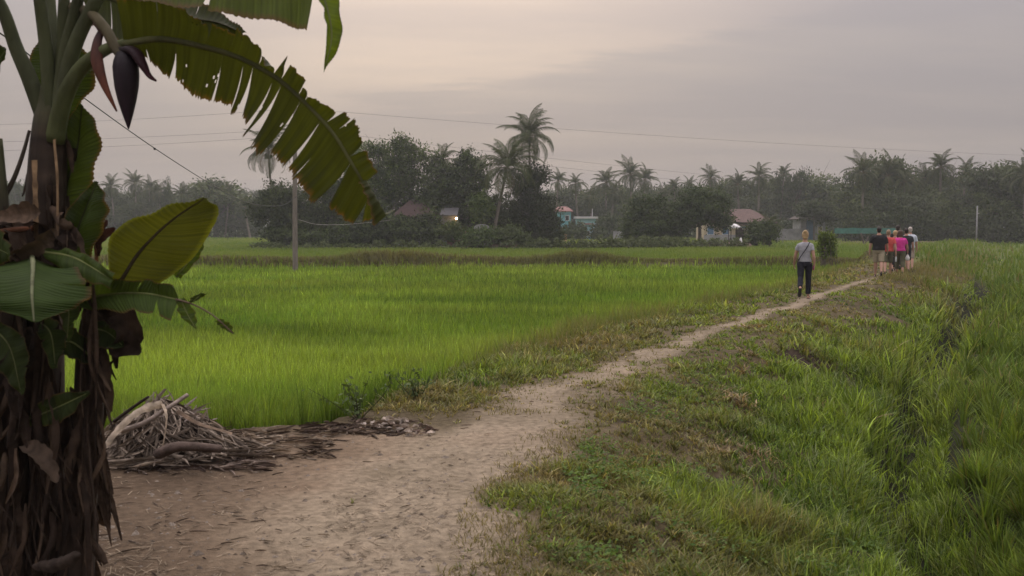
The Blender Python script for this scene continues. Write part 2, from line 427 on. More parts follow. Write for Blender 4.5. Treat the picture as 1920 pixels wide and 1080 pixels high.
# ---- paler rice beyond the bund
mb = MB()
x, y = sample(120000, 52.5, 205, .08)
keep = (x < xl(y)) | (rng.random(len(x)) < .4); x, y = x[keep], y[keep]
keep = x < xl(y) - .3; x, y = x[keep], y[keep]
nn = fbm(x * .10, y * .06, 81, 4); nf = fbm(x * .8, y * .5, 84, 3)
h = (.34 + .16 * nn) * rng.uniform(.8, 1.15, len(x))
colr = mixc((.11, .18, .032), (.22, .26, .062), np.clip(nn * 1.4 - .3 + rng.normal(0, .15, len(x)), 0, 1))
add_blades(mb, x, y, height(x, y) - .02, h, pxw(y, 1.1), rng.uniform(0, 6.283, len(x)), rng.uniform(.05, .4, len(x)), colr)
tag(mb.obj('far_rice_field', M_GRASS), 'paler rice field between the brown bund and the far trees', 'rice', kind='stuff')

# ---- rice and tall grass right of the ditch
mb = MB()
x, y = sample(300000, 5.2, 185, .10)
u = x - xc(y)
n0 = fbm(x * .9, y * .9, 91, 3)
lim = 4.22 + (n0 - .5) * 1.1
keep = u > lim; keep |= (y > 45) & (x > xl(y) - .6) & ((y > 58) | (u > .5)); x, y, u = x[keep], y[keep], u[keep]
nn = fbm(x * .30, y * .22, 93, 4); nf = fbm(x * 1.6, y * 1.6, 95, 3)
h = np.where(y < 45, .33 + .24 * nf, .40 + .12 * nf) * rng.uniform(.65, 1.15, len(x))
t = np.clip(nn * 1.5 - .35 + rng.normal(0, .18, len(x)), 0, 1)
colr = mixc((.066, .112, .019), (.172, .218, .040), t) * np.exp(rng.normal(0, .28, len(x)))[:, None]
far = sst(25, 60, y)[:, None]
colr = colr * (1 - far) + mixc((.075, .135, .018), (.165, .215, .035), t) * far
brn = (rng.random(len(x)) < .05)[:, None]; colr = np.where(brn, np.array([[.17, .15, .06]]), colr)
cell = .30; ix = np.round(x / cell); iy = np.round(y / cell)
tx = ix * cell + (_h(ix, iy, 5) - .5) * .3; ty = iy * cell + (_h(ix, iy, 6) - .5) * .3
nr = sst(30, 20, y) * .72; x = lerp(x, tx, nr); y = lerp(y, ty, nr)
tb = _h(ix, iy, 7); h = h * np.where(y < 30, .68 + .50 * tb, 1) * lerp(.80, 1.0, sst(6, 11, y)); colr = colr * np.where(y < 30, .72 + .6 * _h(ix, iy, 8), 1)[:, None]
az = np.arctan2(y - ty, x - tx) + rng.normal(0, .5, len(x)); az = np.where(rng.random(len(x)) < .30, rng.uniform(0, 6.28, len(x)), az)
ln = rng.uniform(.1, .95, len(x)) * np.where(y < 45, 1, .6)
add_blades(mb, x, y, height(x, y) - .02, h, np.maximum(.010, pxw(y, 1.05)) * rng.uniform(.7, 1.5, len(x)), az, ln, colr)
tag(mb.obj('tall_rice_field', M_GRASS), 'tall green rice leaning over the ditch right of the bank', 'rice', kind='stuff')

# ---- mixed grass on the bank, shoulders and ditch side: tufts of blades that spread from one root
def tufts(n, y0, y1, per, seed):
    x, y = sample(n, y0, y1, .06)
    u = x - xc(y); flx = field_left(x, y); br = bare(x, y)
    n0 = fbm(x * .8, y * .8, 101, 4); n3 = fbm(x * 3.1, y * 3.1, 103, 3); n4 = fbm(x * .33, y * .33, 105, 3); n5 = fbm(x * 1.7, y * 1.7, 107, 4)
    lush = np.clip(sst(1.0, 2.9, u) * .9 + .9 * sst(6.0, 4.9, y) * sst(.9, 1.8, u) + (n0 - .5) * 1.7, 0, 1)
    cover = (1 - br) ** 1.5 * np.clip(1 - flx * 1.4, 0, 1) * (.34 + .66 * sst(.40, .52, n5 * .6 + n0 * .4 + .05 * lush))
    cover = np.where(u > 4.15, 0, cover) * (1 - .80 * sst(3.25, 3.45, u) * sst(4.0, 3.8, u) * sst(40, 25, y))
    cover = np.where((y < 9.6) & (u < .45), cover * .06, cover)
    cover = np.maximum(cover, .16 * sst(.40, .60, n5) * (1 - flx) * (u < 4) * ((u > .5) | (y > 9.6)))
    for (ax, ay, ar, b_) in BALD: cover = cover * (1 - .93 * np.exp(-(((x - ax) / ar) ** 2 + ((y - ay) / b_) ** 2 + (n5 - .5) * 2.5) ** 2))
    keep = rng.random(len(x)) < cover
    x, y, u, n0, n3, n4, n5, br, lush = [a[keep] for a in (x, y, u, n0, n3, n4, n5, br, lush)]
    m = len(x)
    dk = np.zeros(m)
    for (ax, ay, ar, b_) in DARK: dk = np.maximum(dk, np.exp(-(((x - ax) / ar) ** 2 + ((y - ay) / b_) ** 2)))
    h = (.030 + .045 * n3 + lush * (.06 + .15 * n5) + dk * .32) * rng.uniform(.6, 1.45, m)
    h = np.where((u < -.3) & (y > 10), h + .15 * sst(-.3, -1.2, u) * n3, h) * (1 - .55 * br)
    dry = np.clip((1 - lush) * .62 + (n4 - .5) * 1.7 + (n5 - .5) * 1.6 + rng.normal(0, .18, m) - .08 + br * .3, 0, 1)
    colr = mixc((.045, .088, .014), (.190, .265, .040), np.clip(n0 * 1.6 - .35 + rng.normal(0, .26, m), 0, 1))
    colr = colr * (1 - dry[:, None]) + mixc((.125, .110, .045), (.26, .215, .10), rng.random(m)) * dry[:, None]
    st = np.zeros(m)
    for (ax, ay, ar, b_) in STRAW: st = np.maximum(st, np.exp(-(((x - ax) / ar) ** 2 + ((y - ay) / b_) ** 2) * 1.1))
    iss = rng.random(m) < st * .95
    colr = np.where(iss[:, None], mixc((.15, .11, .06), (.30, .23, .13), rng.random(m)), colr)
    h = np.where(iss, h * .4 + .055, h)
    # blades of each tuft
    R_ = lambda a: np.repeat(a, per, 0)
    az = rng.uniform(0, 6.283, m * per); azr = rng.uniform(0, 6.283, m * per); rad = R_(h) * rng.uniform(0, .32, m * per) + R_(np.maximum(0, pxw(y, 1.2)))
    X = R_(x) + np.cos(az) * rad; Y = R_(y) + np.sin(az) * rad
    hh = R_(h) * rng.uniform(.55, 1.2, m * per)
    ln = np.clip(np.where(R_(iss), 1.2, rng.uniform(.1, 1.1, m * per) + R_((1 - lush) * .25)), 0, 1.25)
    cc = R_(colr) * np.exp(rng.normal(0, .36, m * per))[:, None]
    az = np.where(rng.random(m * per) < .55, azr, az)
    pale = (rng.random(m * per) < .13)[:, None]; cc = np.where(pale, cc * .5 + np.array([.13, .15, .085]), cc)  # some blades paled, specular highlights of the grass put into their colour
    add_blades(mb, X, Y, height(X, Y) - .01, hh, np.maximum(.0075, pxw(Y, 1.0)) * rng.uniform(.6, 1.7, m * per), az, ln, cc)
BALD = [(1.55, 8.1, .42, .28), (1.9, 7.5, .4, .25), (1.2, 9.4, .3, .25), (2.3, 10.6, .35, .25), (2.5, 7.0, .3, .2), (4.5, 15.0, .5, .35), (7.2, 19.8, .35, .3)]
DARK = [(6.5, 15.3, .95, 1.6), (7.4, 17.5, .9, 1.2), (11.4, 24.6, 1.2, 1.6), (12.2, 27.5, 1.1, 1.6), (4.1, 12.0, .45, .7), (14.8, 33.5, 1.2, 2), (9.5, 21.0, .7, .9)]
STRAW = [(3.83, 12.0, .42, .33), (3.05, 13.0, .22, .16), (2.62, 11.55, .12, .5), (2.05, 12.8, .12, .35), (2.2, 9.1, .35, .25), (4.3, 17.2, .35, .25), (3.45, 13.9, .2, .4)]
mb = MB()
tufts(120000, 4.3, 75, 6, 1)
# flat mat of short dry blades over the trodden shoulders
x, y = sample(150000, 5, 60, .0)
u = x - xc(y); br = bare(x, y); n5 = fbm(x * 2.6, y * 2.6, 207, 4); n4 = fbm(x * .9, y * .9, 209, 3)
keep = (np.abs(u + .1) < 1.6) & (rng.random(len(x)) < sst(.38, .60, n5 * .7 + n4 * .3) * (1 - .6 * br)) & (field_left(x, y) < .4) & ((y > 9.4) | (u > .35)); x, y = x[keep], y[keep]; m = len(x)
colr = mixc((.11, .105, .040), (.235, .20, .10), rng.random(m)) * np.exp(rng.normal(0, .2, m))[:, None]
add_blades(mb, x, y, height(x, y) - .004, rng.uniform(.025, .07, m), np.maximum(.005, pxw(y, .7)), rng.uniform(0, 6.283, m), rng.uniform(.5, 1.2, m), colr)
BANKG = mb
mb = MB()
# broad leaved creeping weeds among the bank grass
x, y = sample(240000, 4.6, 34, .05)
u = x - xc(y); n5 = fbm(x * .9, y * .9, 307, 4); n6 = fbm(x * 4, y * 4, 309, 2)
keep = (u > .9) & (u < 3.5) & (rng.random(len(x)) < sst(.50, .66, n5 * .7 + n6 * .3 + .02 * u)); x, y = x[keep], y[keep]; m = len(x)
zz_ = height(x, y) + rng.random(m) * (.05 + .16 * n6[keep])
V_ = np.stack([x, y, zz_], 1); a_ = rng.normal(0, 1, (m, 3)); a_[:, 2] *= .35; a_ /= np.linalg.norm(a_, axis=1)[:, None]
nr_ = rng.normal(0, .6, (m, 3)); nr_[:, 2] = np.abs(nr_[:, 2]) + .7; b_ = np.cross(nr_, a_); b_ /= np.linalg.norm(b_, axis=1)[:, None]
s_ = (np.maximum(.016, pxw(y, 1.1)) * rng.uniform(.6, 1.5, m))[:, None]
mb.add(np.stack([V_ - a_ * s_, V_ + b_ * s_ * .5, V_ + a_ * s_, V_ - b_ * s_ * .5], 1).reshape(-1, 3), [np.arange(m * 4).reshape(m, 4)], np.repeat(mixc((.05, .10, .022), (.16, .24, .05), np.clip(rng.normal(.45, .3, m), 0, 1)), 4, 0))
tag(mb.obj('bank_weeds', M_GRASS), 'small leafy weeds creeping among the grass of the bank', 'weeds', kind='stuff')
# broken straw and leaf crumbs trodden into the earth
x, y = sample(15000, 4.9, 16, .0); br = bare(x, y); keep = (br > .35) & (x > -3.3) & (rng.random(len(x)) < .15 + .85 * sst(.42, .62, fbm(x * 1.3, y * 1.3, 411, 3))); x, y = x[keep], y[keep]; m = len(x)
mb = MB()
colr = mixc((.10, .072, .048), (.34, .28, .20), rng.random(m))
ro = rng.uniform(0, 6.283, m); ln_ = rng.uniform(.012, .055, m); wd_ = rng.uniform(.0012, .0035, m)
ux = np.cos(ro); uy = np.sin(ro); V_ = []
for sa, sb in ((-1, -1), (1, -1), (1, 1), (-1, 1)):
    px_ = x + ux * ln_ * sa - uy * wd_ * sb; py_ = y + uy * ln_ * sa + ux * wd_ * sb
    V_.append(np.stack([px_, py_, height(px_, py_) + .005 + .004 * (sa > 0)], 1))
mb.add(np.stack(V_, 1).reshape(-1, 3), [np.arange(m * 4).reshape(m, 4)], np.repeat(colr, 4, 0))
tag(mb.obj('trodden_straw', M_DRY), 'broken straw trodden into the bare earth of the path', 'straw', kind='stuff')
# clods and small stones on the trodden earth
mb = MB()
x, y = sample(7000, 5.0, 26, .0); br = bare(x, y); u = x - xc(y)
keep = (br > .45) & (rng.random(len(x)) < .4 + .6 * (vn(x * 2, y * 2, 5) > .55)) & (x > -3.4); x, y = x[keep], y[keep]; m = len(x)
oc = np.array([[1, 0, 0], [0, 1, 0], [-1, 0, 0], [0, -1, 0], [0, 0, 1.0]]); sz = np.exp(rng.normal(-4.75, .5, m))
ro = rng.uniform(0, 6.28, m); C_ = np.cos(ro)[:, None]; S_ = np.sin(ro)[:, None]
L_ = oc[None] * (sz[:, None, None] * rng.uniform(.6, 1.4, (m, 5, 3))) * np.array([1.2, 1, .6])
Vx = L_[..., 0] * C_ - L_[..., 1] * S_; Vy = L_[..., 0] * S_ + L_[..., 1] * C_
V_ = np.stack([Vx + x[:, None], Vy + y[:, None], L_[..., 2] + height(x, y)[:, None] - .001], -1).reshape(-1, 3)
k_ = np.arange(m)[:, None, None] * 5
mb.add(V_, [(k_ + np.array([[0, 1, 4], [1, 2, 4], [2, 3, 4], [3, 0, 4]])).reshape(-1, 3)], np.repeat(mixc((.11, .088, .066), (.26, .225, .185), rng.random(m)), 5, 0))
tag(mb.obj('soil_clods', M_GROUND), 'crumbs of dry earth scattered over the trodden path', 'soil', kind='stuff')
mb = BANKG
tag(mb.obj('bank_grass', M_GRASS), 'short mixed grass on the sloping bank beside the path', 'grass', kind='stuff')

# ---- coarse seeding grass along the paddy edge and the bund
mb = MB()
n = 26000
x = rng.uniform(-30, 19, n); c = BUND_Y + (fbm(x * .15, np.zeros(n), 31, 2) - .5) * 2.0
y = c + rng.normal(0, .55, n) - .1
hum = fbm(x * .22, np.zeros(n), 111, 3)
for (px_, wd_) in ((765, 2.3), (1090, 1.7), (690, .8)):
    hum = hum + .75 * np.exp(-((x - PX(px_, 50)) / wd_) ** 2)
h = (.10 + .42 * np.clip(hum - .32, 0, 1.1)) * rng.uniform(.5, 1.3, n)
t = np.clip(rng.normal(.5, .3, n), 0, 1)
colr = mixc((.090, .082, .046), (.21, .205, .095), t)
g_ = np.clip((fbm(x * .35, np.zeros(n), 115, 3) - .30) * 1.7 + sst(0, .9, y - c) * .5, 0, 1)
colr = colr * (1 - .75 * g_[:, None]) + np.array([.13, .15, .052]) * .75 * g_[:, None]
add_blades(mb, x, y, height(x, y) - .03, h, pxw(y, .9), rng.uniform(0, 6.283, n), rng.uniform(.1, .7, n), colr)
tag(mb.obj('bund_grass', M_GRASS), 'brown dry grass along the low bund between the two paddies', 'grass', kind='stuff')
mb = MB()
x, y = sample(150000, 11.5, 56, .0)
d = xl(y) - x; keep = (d > -.9) & (d < .9 + .04 * y) & (rng.random(len(x)) < np.exp(-np.abs(d) * .9) * sst(11, 18, y)); x, y, d = x[keep], y[keep], d[keep]
nf = fbm(x * 1.2, y * 1.2, 121, 3)
h = (.14 + .26 * nf) * rng.uniform(.5, 1.25, len(x)) * sst(-.95, -.1, d)
h = np.maximum(h, .05)
colr = mixc((.10, .150, .032), (.21, .20, .080), np.clip(rng.normal(.45, .28, len(x)) + (nf - .5), 0, 1))
add_blades(mb, x, y, height(x, y) - .02, h, np.maximum(.006, pxw(y, .7)), rng.uniform(0, 6.283, len(x)), rng.uniform(.1, .6, len(x)), colr)
x, y = sample(90000, 33, 75, .0)
u = x - xc(y); keep = (u > -.2) & (u < 3.0) & (rng.random(len(x)) < .6) ; x, y, u = x[keep], y[keep], u[keep]
colr = mixc((.13, .145, .045), (.23, .19, .10), np.clip(rng.normal(.5, .3, len(x)), 0, 1))
add_blades(mb, x, y, height(x, y) - .02, rng.uniform(.1, .36, len(x)) * sst(-.3, .8, u), pxw(y, .8), rng.uniform(0, 6.283, len(x)), rng.uniform(.1, .6, len(x)), colr)
tag(mb.obj('edge_grass', M_GRASS), 'yellowing seed grass along the edge between rice and path', 'grass', kind='stuff')
# ------------------------------------------------------------------ trees
def leaf_quads(mb, c, size, rs, colr, upb=0.35, bias=None):
    """many leaf sized rhombic faces at the points c"""
    n = len(c)
    a = rs.normal(0, 1, (n, 3)); a /= np.linalg.norm(a, axis=1)[:, None]
    nr = rs.normal(0, 1, (n, 3)); nr[:, 2] = np.abs(nr[:, 2]) + upb
    if bias is not None: nr = nr * .55 + bias
    b = np.cross(nr, a); b /= np.linalg.norm(b, axis=1)[:, None] + 1e-9
    s = (size * rs.uniform(.6, 1.35, n))[:, None]
    V = np.stack([c - a * s, c + b * s * .42, c + a * s, c - b * s * .42], 1).reshape(-1, 3)
    mb.add(V, [np.arange(n * 4).reshape(n, 4)], np.repeat(colr, 4, 0))
def crown(rs, lobes, n, size, ca, cb, clump=0.55, nclump=None, shell=0.55):
    """lobes: (x, y, z, rx, ry, rz).  Leaves gather in clumps spread through the lobes"""
    L = np.array(lobes, float); vol = L[:, 3] * L[:, 4] * L[:, 5]; p = vol ** .8; p /= p.sum()
    nclump = nclump or max(30, n // 38)
    k = rs.choice(len(L), nclump, p=p)
    d = rs.normal(0, 1, (nclump, 3)); d /= np.linalg.norm(d, axis=1)[:, None]
    r = rs.uniform(shell ** 3, 1.0, nclump) ** (1 / 3)
    r = r * rs.uniform(.82, 1.12, nclump)
    cc = L[k, :3] + d * r[:, None] * L[k, 3:]
    ct = np.clip(rs.normal(.38, .30, nclump), 0, 1)
    csz = clump * rs.uniform(.5, 1.35, nclump)
    j = rs.integers(0, nclump, n)
    off = rs.normal(0, 1, (n, 3)) * csz[j][:, None] * np.array([.62, .62, .42])
    t = np.clip(ct[j] + rs.normal(0, .15, n), 0, 1)
    colr = mixc(ca, cb, t)
    mb = MB(); bd = off / (csz[j][:, None] * .62) * .55 + d[j] * .5 + np.array([0, 0, .35]); leaf_quads(mb, cc[j] + off, size, rs, colr, .1, bd)
    return mb
def limbs(rs, lobes, r0, base_h, lean=(0, 0)):
    mb = MB()
    top = np.array([lean[0], lean[1], base_h])
    mb.tube(crom([(0, 0, -.25), (lean[0] * .3 + r0 * .3, 0, base_h * .5), top], 8), np.linspace(r0 * 1.25, r0 * .8, 8), 8)
    for l in lobes:
        c = np.array(l[:3]); m = (top + c) / 2 + np.array([rs.normal(0, .25), rs.normal(0, .25), rs.normal(.1, .2)])
        mb.tube(crom([top - [0, 0, .1], m, c], 7), np.linspace(r0 * .62, r0 * .12, 7), 6)
        for q in range(3):
            e = c + rs.normal(0, .75, 3) * np.array(l[3:])
            mb.tube(crom([m, (m + e) / 2 + rs.normal(0, .15, 3), e], 5), np.linspace(r0 * .28, r0 * .05, 5), 5)
    return mb
DARKA, DARKB = (.016, .030, .009), (.085, .118, .034)
MIDA, MIDB = (.022, .042, .010), (.108, .150, .036)
def broad_tree(name, loc, lobes, n, size, label, cat='tree', group=None, r0=.18, base_h=2.0, ca=DARKA, cb=DARKB, seed=0, clump=.62, shell=.25, m=None, lean=(0, 0)):
    rs = np.random.default_rng(seed)
    t = empty(name, loc, 0, label, cat, group)
    limbs(rs, lobes, r0, base_h, lean).obj('trunk', M_BARK, t, True)
    crown(rs, lobes, n, size, ca, cb, clump, None, shell).obj('crown', m or M_LEAF, t)
    return t
def frond_mesh(seed, L=4.2, n=34, lw=.07, droop=1.0, ca=(.028, .044, .012), cb=(.066, .086, .026), rw=.035):
    """one coconut frond along +X: arching rib and two rows of hanging leaflets"""
    rs = np.random.default_rng(seed); mb = MB()
    s = np.linspace(0, 1, n)
    ang = .30 - 1.45 * droop * s ** 1.35
    dx = np.cos(ang); dz = np.sin(ang)
    X = np.concatenate([[0], np.cumsum((dx[1:] + dx[:-1]) / 2)]) * L / (n - 1); Z = np.concatenate([[0], np.cumsum((dz[1:] + dz[:-1]) / 2)]) * L / (n - 1)
    rib = np.stack([X, rs.normal(0, .01, n), Z], 1)
    mb.tube(rib, np.linspace(rw, rw * .25, n), 4, (.11, .10, .045))
    for sd in (-1, 1):
        for i in range(3, n):
            f = s[i]; l = L * .25 * (np.sin(np.pi * min(1, f * .88 + .16)) ** .6) * rs.uniform(.85, 1.12)
            hang = .75 + .75 * rs.random() + .45 * droop
            d0 = np.array([dx[i] * .65, sd * 1.0, dz[i] * .65 - .12]); d0 /= np.linalg.norm(d0)
            p0 = rib[i]; p1 = p0 + d0 * l * .5; d1 = d0 + np.array([0, 0, -hang]); d1 /= np.linalg.norm(d1); p2 = p1 + d1 * l * .5
            wv = np.array([dx[i], 0, dz[i]]) * lw * .5
            V = [p0 - wv * .6, p0 + wv * .6, p1 + wv, p1 - wv, p2]
            c = lerp(np.array(ca), np.array(cb), np.clip(rs.normal(.5, .3), 0, 1))
            mb.add(V, [[[0, 1, 2, 3]], [[3, 2, 4]]], c)
    return mb
FRONDS = [frond_mesh(i, 4.1, 36, .075, d_).mesh('frond', M_PALM) for i, d_ in enumerate((.95, 1.25, 1.55, 1.85))]
DEADF = frond_mesh(9, 3.4, 26, .05, 1.9, (.12, .085, .05), (.19, .14, .085)).mesh('frond', M_PALM)
def palm_trunk(H, lean, r=.15, curve=.4):
    pts = crom([(-lean[0] , -lean[1], -.2), (-lean[0] * curve, -lean[1] * curve, H * .5), (0, 0, H)], 14)
    pts[:, 2] = np.linspace(-.2, H, 14)
    rr = np.linspace(r * 1.35, r * .72, 14); rr[0] *= 1.3
    mb = MB(); mb.tube(pts, rr, 8)
    return mb
def palm(name, loc, H, lean, label, nf=22, seed=0, scale=1.0, group=None, r=.15, curve=.4, dead=2, elev=(-.75, 1.25), coco=True):
    """prominent palm: every frond is a part. loc is under the crown, lean is where the foot stands relative to it"""
    rs = np.random.default_rng(seed)
    t = empty(name, (loc[0] + lean[0] * -1, loc[1] + lean[1] * -1, loc[2]), 0, label, 'palm tree', group)
    tr = palm_trunk(H, lean, r, curve).obj('trunk', M_PTRUNK, t, True); tr.location = (lean[0], lean[1], 0)
    for i in range(nf):
        f = i / (nf - 1); el = lerp(elev[1], elev[0], f ** 1.05) + rs.normal(0, .08)
        az = i * 2.39996 + rs.normal(0, .15)
        vi = int(np.clip(round(f * 3 + rs.normal(0, .5)), 0, 3))
        me = FRONDS[vi] if not (dead and i >= nf - dead) else DEADF
        link_mesh('frond', me, t, (lean[0], lean[1], H - .05 + .25 * (1 - f)), (0, -el, az), [scale * rs.uniform(.85, 1.1)] * 3)
    if coco:
        cm = MB()
        for i in range(7):
            a = rs.uniform(0, 6.28); cm.ell((lean[0] + .26 * math.cos(a), lean[1] + .26 * math.sin(a), H - .28 - rs.uniform(0, .25)), (.13, .13, .16), 8, 6)
        cm.obj('coconuts', mat('coconut', (.11, .10, .04), .6, noise=.3), t, True)
    return t

ISD = 96.0                                    # the wooded house plot stands this far off
k = ISD / FPX
def isl(px, d=ISD): return PX(px, d)
def lob(cx_, px, py, hw, hh, d=ISD, dy=0.0, ry=None):
    s = d / FPX; hw *= 1.12; hh *= 1.12
    return ((px - cx_) * s, dy, ZY(py, d) + .4, hw * s, (ry or min(hw, 60) * s * .8), hh * s)
ZI = -.4
def island_tree(cx_, d, lobes, n, label, seed, **kw):
    L = [lob(cx_, *l[:4], d=d, dy=(l[4] if len(l) > 4 else 0)) for l in lobes]
    return broad_tree(kw.pop('name', 'broadleaf_tree'), (PX(cx_, d), d, ZI), L, int(n * 1.55), kw.pop('size', .155), label, group='trees of the wooded house plot', seed=seed, **kw)
island_tree(525, 94, [(515, 395, 38, 34), (535, 372, 34, 30), (500, 385, 24, 24), (545, 425, 36, 28), (520, 360, 18, 16)], 7500, 'dark bushy tree at the left end of the wooded plot, beside the wooden pole', 11, cb=(.062, .082, .022))
island_tree(600, 97, [(595, 380, 42, 42), (620, 345, 32, 28), (580, 425, 40, 30), (640, 410, 36, 38)], 8000, 'dark dense tree right behind the wooden utility pole', 12)
island_tree(700, 99, [(695, 300, 34, 32), (672, 330, 30, 32), (728, 335, 32, 34), (700, 370, 46, 32), (712, 278, 17, 16), (670, 292, 14, 14), (690, 410, 40, 28)], 9000, 'tall tree with rounded top above the tip of the torn banana leaf', 13, ca=MIDA, cb=MIDB, shell=.4)
island_tree(758, 100, [(757, 275, 28, 22), (745, 300, 30, 26), (775, 300, 26, 26), (760, 338, 42, 30), (748, 262, 14, 12), (788, 285, 13, 14), (752, 372, 34, 26)], 6200, 'airy tall tree with sky showing through its open top', 14, ca=MIDA, cb=MIDB, shell=.15, clump=.75)
island_tree(826, 98, [(822, 330, 26, 30), (838, 360, 34, 32), (818, 300, 13, 13), (806, 372, 28, 26)], 6000, 'dark mid height tree over the pale house gable', 15, shell=.4)
island_tree(880, 99, [(868, 320, 28, 30), (892, 312, 22, 22), (880, 352, 38, 32), (878, 290, 13, 12), (872, 390, 34, 28)], 7500, 'full dark tree left of the leaning palm crown', 16)
island_tree(985, 97, [(985, 345, 32, 34), (1005, 330, 22, 26), (1003, 390, 36, 36), (975, 410, 34, 34), (1012, 425, 32, 26), (960, 440, 30, 18)], 9500, 'very dark dense tree beneath the tallest palm', 17, ca=(.016, .026, .009), cb=(.045, .062, .02))
island_tree(1030, 98, [(1028, 415, 18, 20), (1022, 438, 26, 18), (1040, 440, 16, 12)], 3000, 'low grey green bush at the right end of the wooded plot', 18, name='bush', ca=MIDA, cb=(.08, .10, .04), base_h=.6, r0=.07)
island_tree(903, 92, [(903, 385, 13, 14), (902, 402, 11, 13), (905, 372, 8, 7)], 1800, 'small light green tree with a round top in front of the dark grove', 19, name='young_tree', ca=(.05, .085, .02), cb=(.11, .15, .035), r0=.06, base_h=2.2)
island_tree(850, 92, [(850, 428, 14, 12), (838, 436, 14, 10), (864, 440, 12, 10)], 1500, 'bright garden shrub below the lit house lamp', 20, name='shrub', ca=(.05, .08, .02), cb=(.12, .15, .045), r0=.05, base_h=.5)
island_tree(950, 91.5, [(938, 440, 13, 10), (958, 436, 12, 12), (975, 446, 14, 8)], 1700, 'leafy shrub by the foot of the leaning palm', 21, name='shrub', ca=(.045, .07, .02), cb=(.10, .13, .045), r0=.05, base_h=.5)
island_tree(760, 93, [(735, 425, 28, 18), (700, 435, 32, 18), (775, 432, 22, 16), (660, 438, 30, 16)], 4200, 'dark shrubbery in front of the pale house on the wooded plot', 22, name='shrub', base_h=.6, r0=.06)
island_tree(560, 92.5, [(560, 445, 34, 12), (610, 446, 34, 11), (520, 438, 24, 15), (650, 448, 30, 9)], 4000, 'low dark shrubs lining the left foot of the wooded plot', 23, name='shrub', base_h=.5, r0=.06)
palm('palm_tree', (PX(992, 98.6), 98.6, ZI), ZY(256, 98.6) + .4, (-.4, 0), 'tallest coconut palm, its crown standing clear above the wooded plot', nf=32, seed=3, scale=.90, curve=.3)
palm('palm_tree', (PX(951, 92.5), 92.5, ZI), ZY(316, 92.5) + .4, (1.55, .3), 'coconut palm with a long leaning trunk at the right of the wooded plot', nf=32, seed=5, scale=.98, curve=.55, r=.14)
palm('palm_tree', (PX(507, 96), 96, ZI), ZY(285, 96) + .4, (-2.2, .2), 'coconut palm left of the wooden pole, partly behind the torn banana leaf', nf=26, seed=8, scale=.82, curve=.2, r=.11)
palm('palm_tree', (PX(832, 99), 99, ZI), ZY(302, 99) + .4, (.3, 0), 'half hidden palm whose fronds poke out of the middle of the grove', nf=16, seed=12, scale=.6, coco=False)
# dark back row of the plot that closes the gaps between the trunks
for q, (px_, top_, hw_, l_) in enumerate(((570, 380, 40, 'dark tree at the back of the plot left of the leaf tip'), (650, 365, 45, 'dark tree at the back of the plot behind the torn leaf tip'), (735, 385, 48, 'dark tree at the back of the plot behind the old house roof'), (815, 372, 44, 'dark tree at the back of the plot above the lit doorway'), (870, 385, 42, 'dark tree at the back of the plot behind the small white hut'), (930, 370, 40, 'dark tree at the back of the plot behind the leaning palm'), (985, 375, 36, 'dark tree at the back right of the plot'))):
    island_tree(px_, 102, [(px_, (top_ + 452) / 2, hw_, (452 - top_) / 2), (px_ - 20, 435, hw_ * .8, 24), (px_ + 22, 430, hw_ * .8, 28)], 5200, l_, 140 + q, shell=.45, ca=(.016, .026, .009), cb=(.042, .058, .02), size=.21)
# low leafy plants along the plot edge and along the second bund
rs = np.random.default_rng(5)
mb = MB()
def strip_plants(p0, p1, d0, d1, n, h):
    f = rs.random(n); d = lerp(d0, d1, f); x = lerp(PX(p0, d0), PX(p1, d1), f)
    hh = h * (.35 + 1.0 * vn(f * 45, f * 0, 3)) 
    c = np.stack([x, d + rs.normal(0, .5, n), ZI + rs.random(n) ** .8 * hh], 1)
    leaf_quads(mb, c, .17, rs, mixc((.055, .078, .030), (.115, .140, .055), np.clip(rs.normal(.45, .3, n), 0, 1)))
strip_plants(1000, 1270, 90, 92, 4200, 1.15)
strip_plants(1130, 1400, 93, 96, 3600, .95)
strip_plants(470, 1000, 90.5, 90.5, 3600, .8)
tag(mb.obj('leafy_border', M_LEAF), 'low leafy plants bordering the far side of the second paddy', 'ground cover', kind='stuff')

# the two round trees by the shed
island_tree(1215, 104, [(1212, 405, 40, 36), (1235, 425, 40, 30), (1190, 425, 30, 26), (1225, 385, 26, 20), (1200, 388, 22, 18), (1255, 440, 22, 14), (1180, 448, 18, 12)], 9500, 'round dark green tree, left of the pair standing in the paddies', 31, ca=MIDA, cb=(.075, .105, .028))
island_tree(1310, 103, [(1318, 380, 42, 26), (1290, 398, 34, 28), (1345, 400, 28, 26), (1300, 368, 24, 16), (1340, 372, 20, 16), (1272, 415, 26, 26), (1262, 440, 14, 16), (1352, 418, 16, 12)], 10500, 'round dark green tree with bare lower trunk, right of the pair in the paddies', 32, ca=MIDA, cb=(.075, .105, .028), base_h=2.4)
island_tree(1430, 99, [(1425, 432, 22, 18), (1440, 440, 14, 14), (1412, 440, 14, 12)], 2600, 'round green bush hiding the right end of the wooden shed', 33, name='bush', ca=MIDA, cb=(.085, .115, .035), base_h=.5, r0=.05)
palm('young_palm', (PX(1442, 99.5), 99.5, ZI), ZY(428, 99.5) + .4, (0, 0), 'stubby young palm with upright fronds beside the shed', nf=13, seed=21, scale=.5, dead=0, elev=(.25, 1.25), coco=False, r=.12)

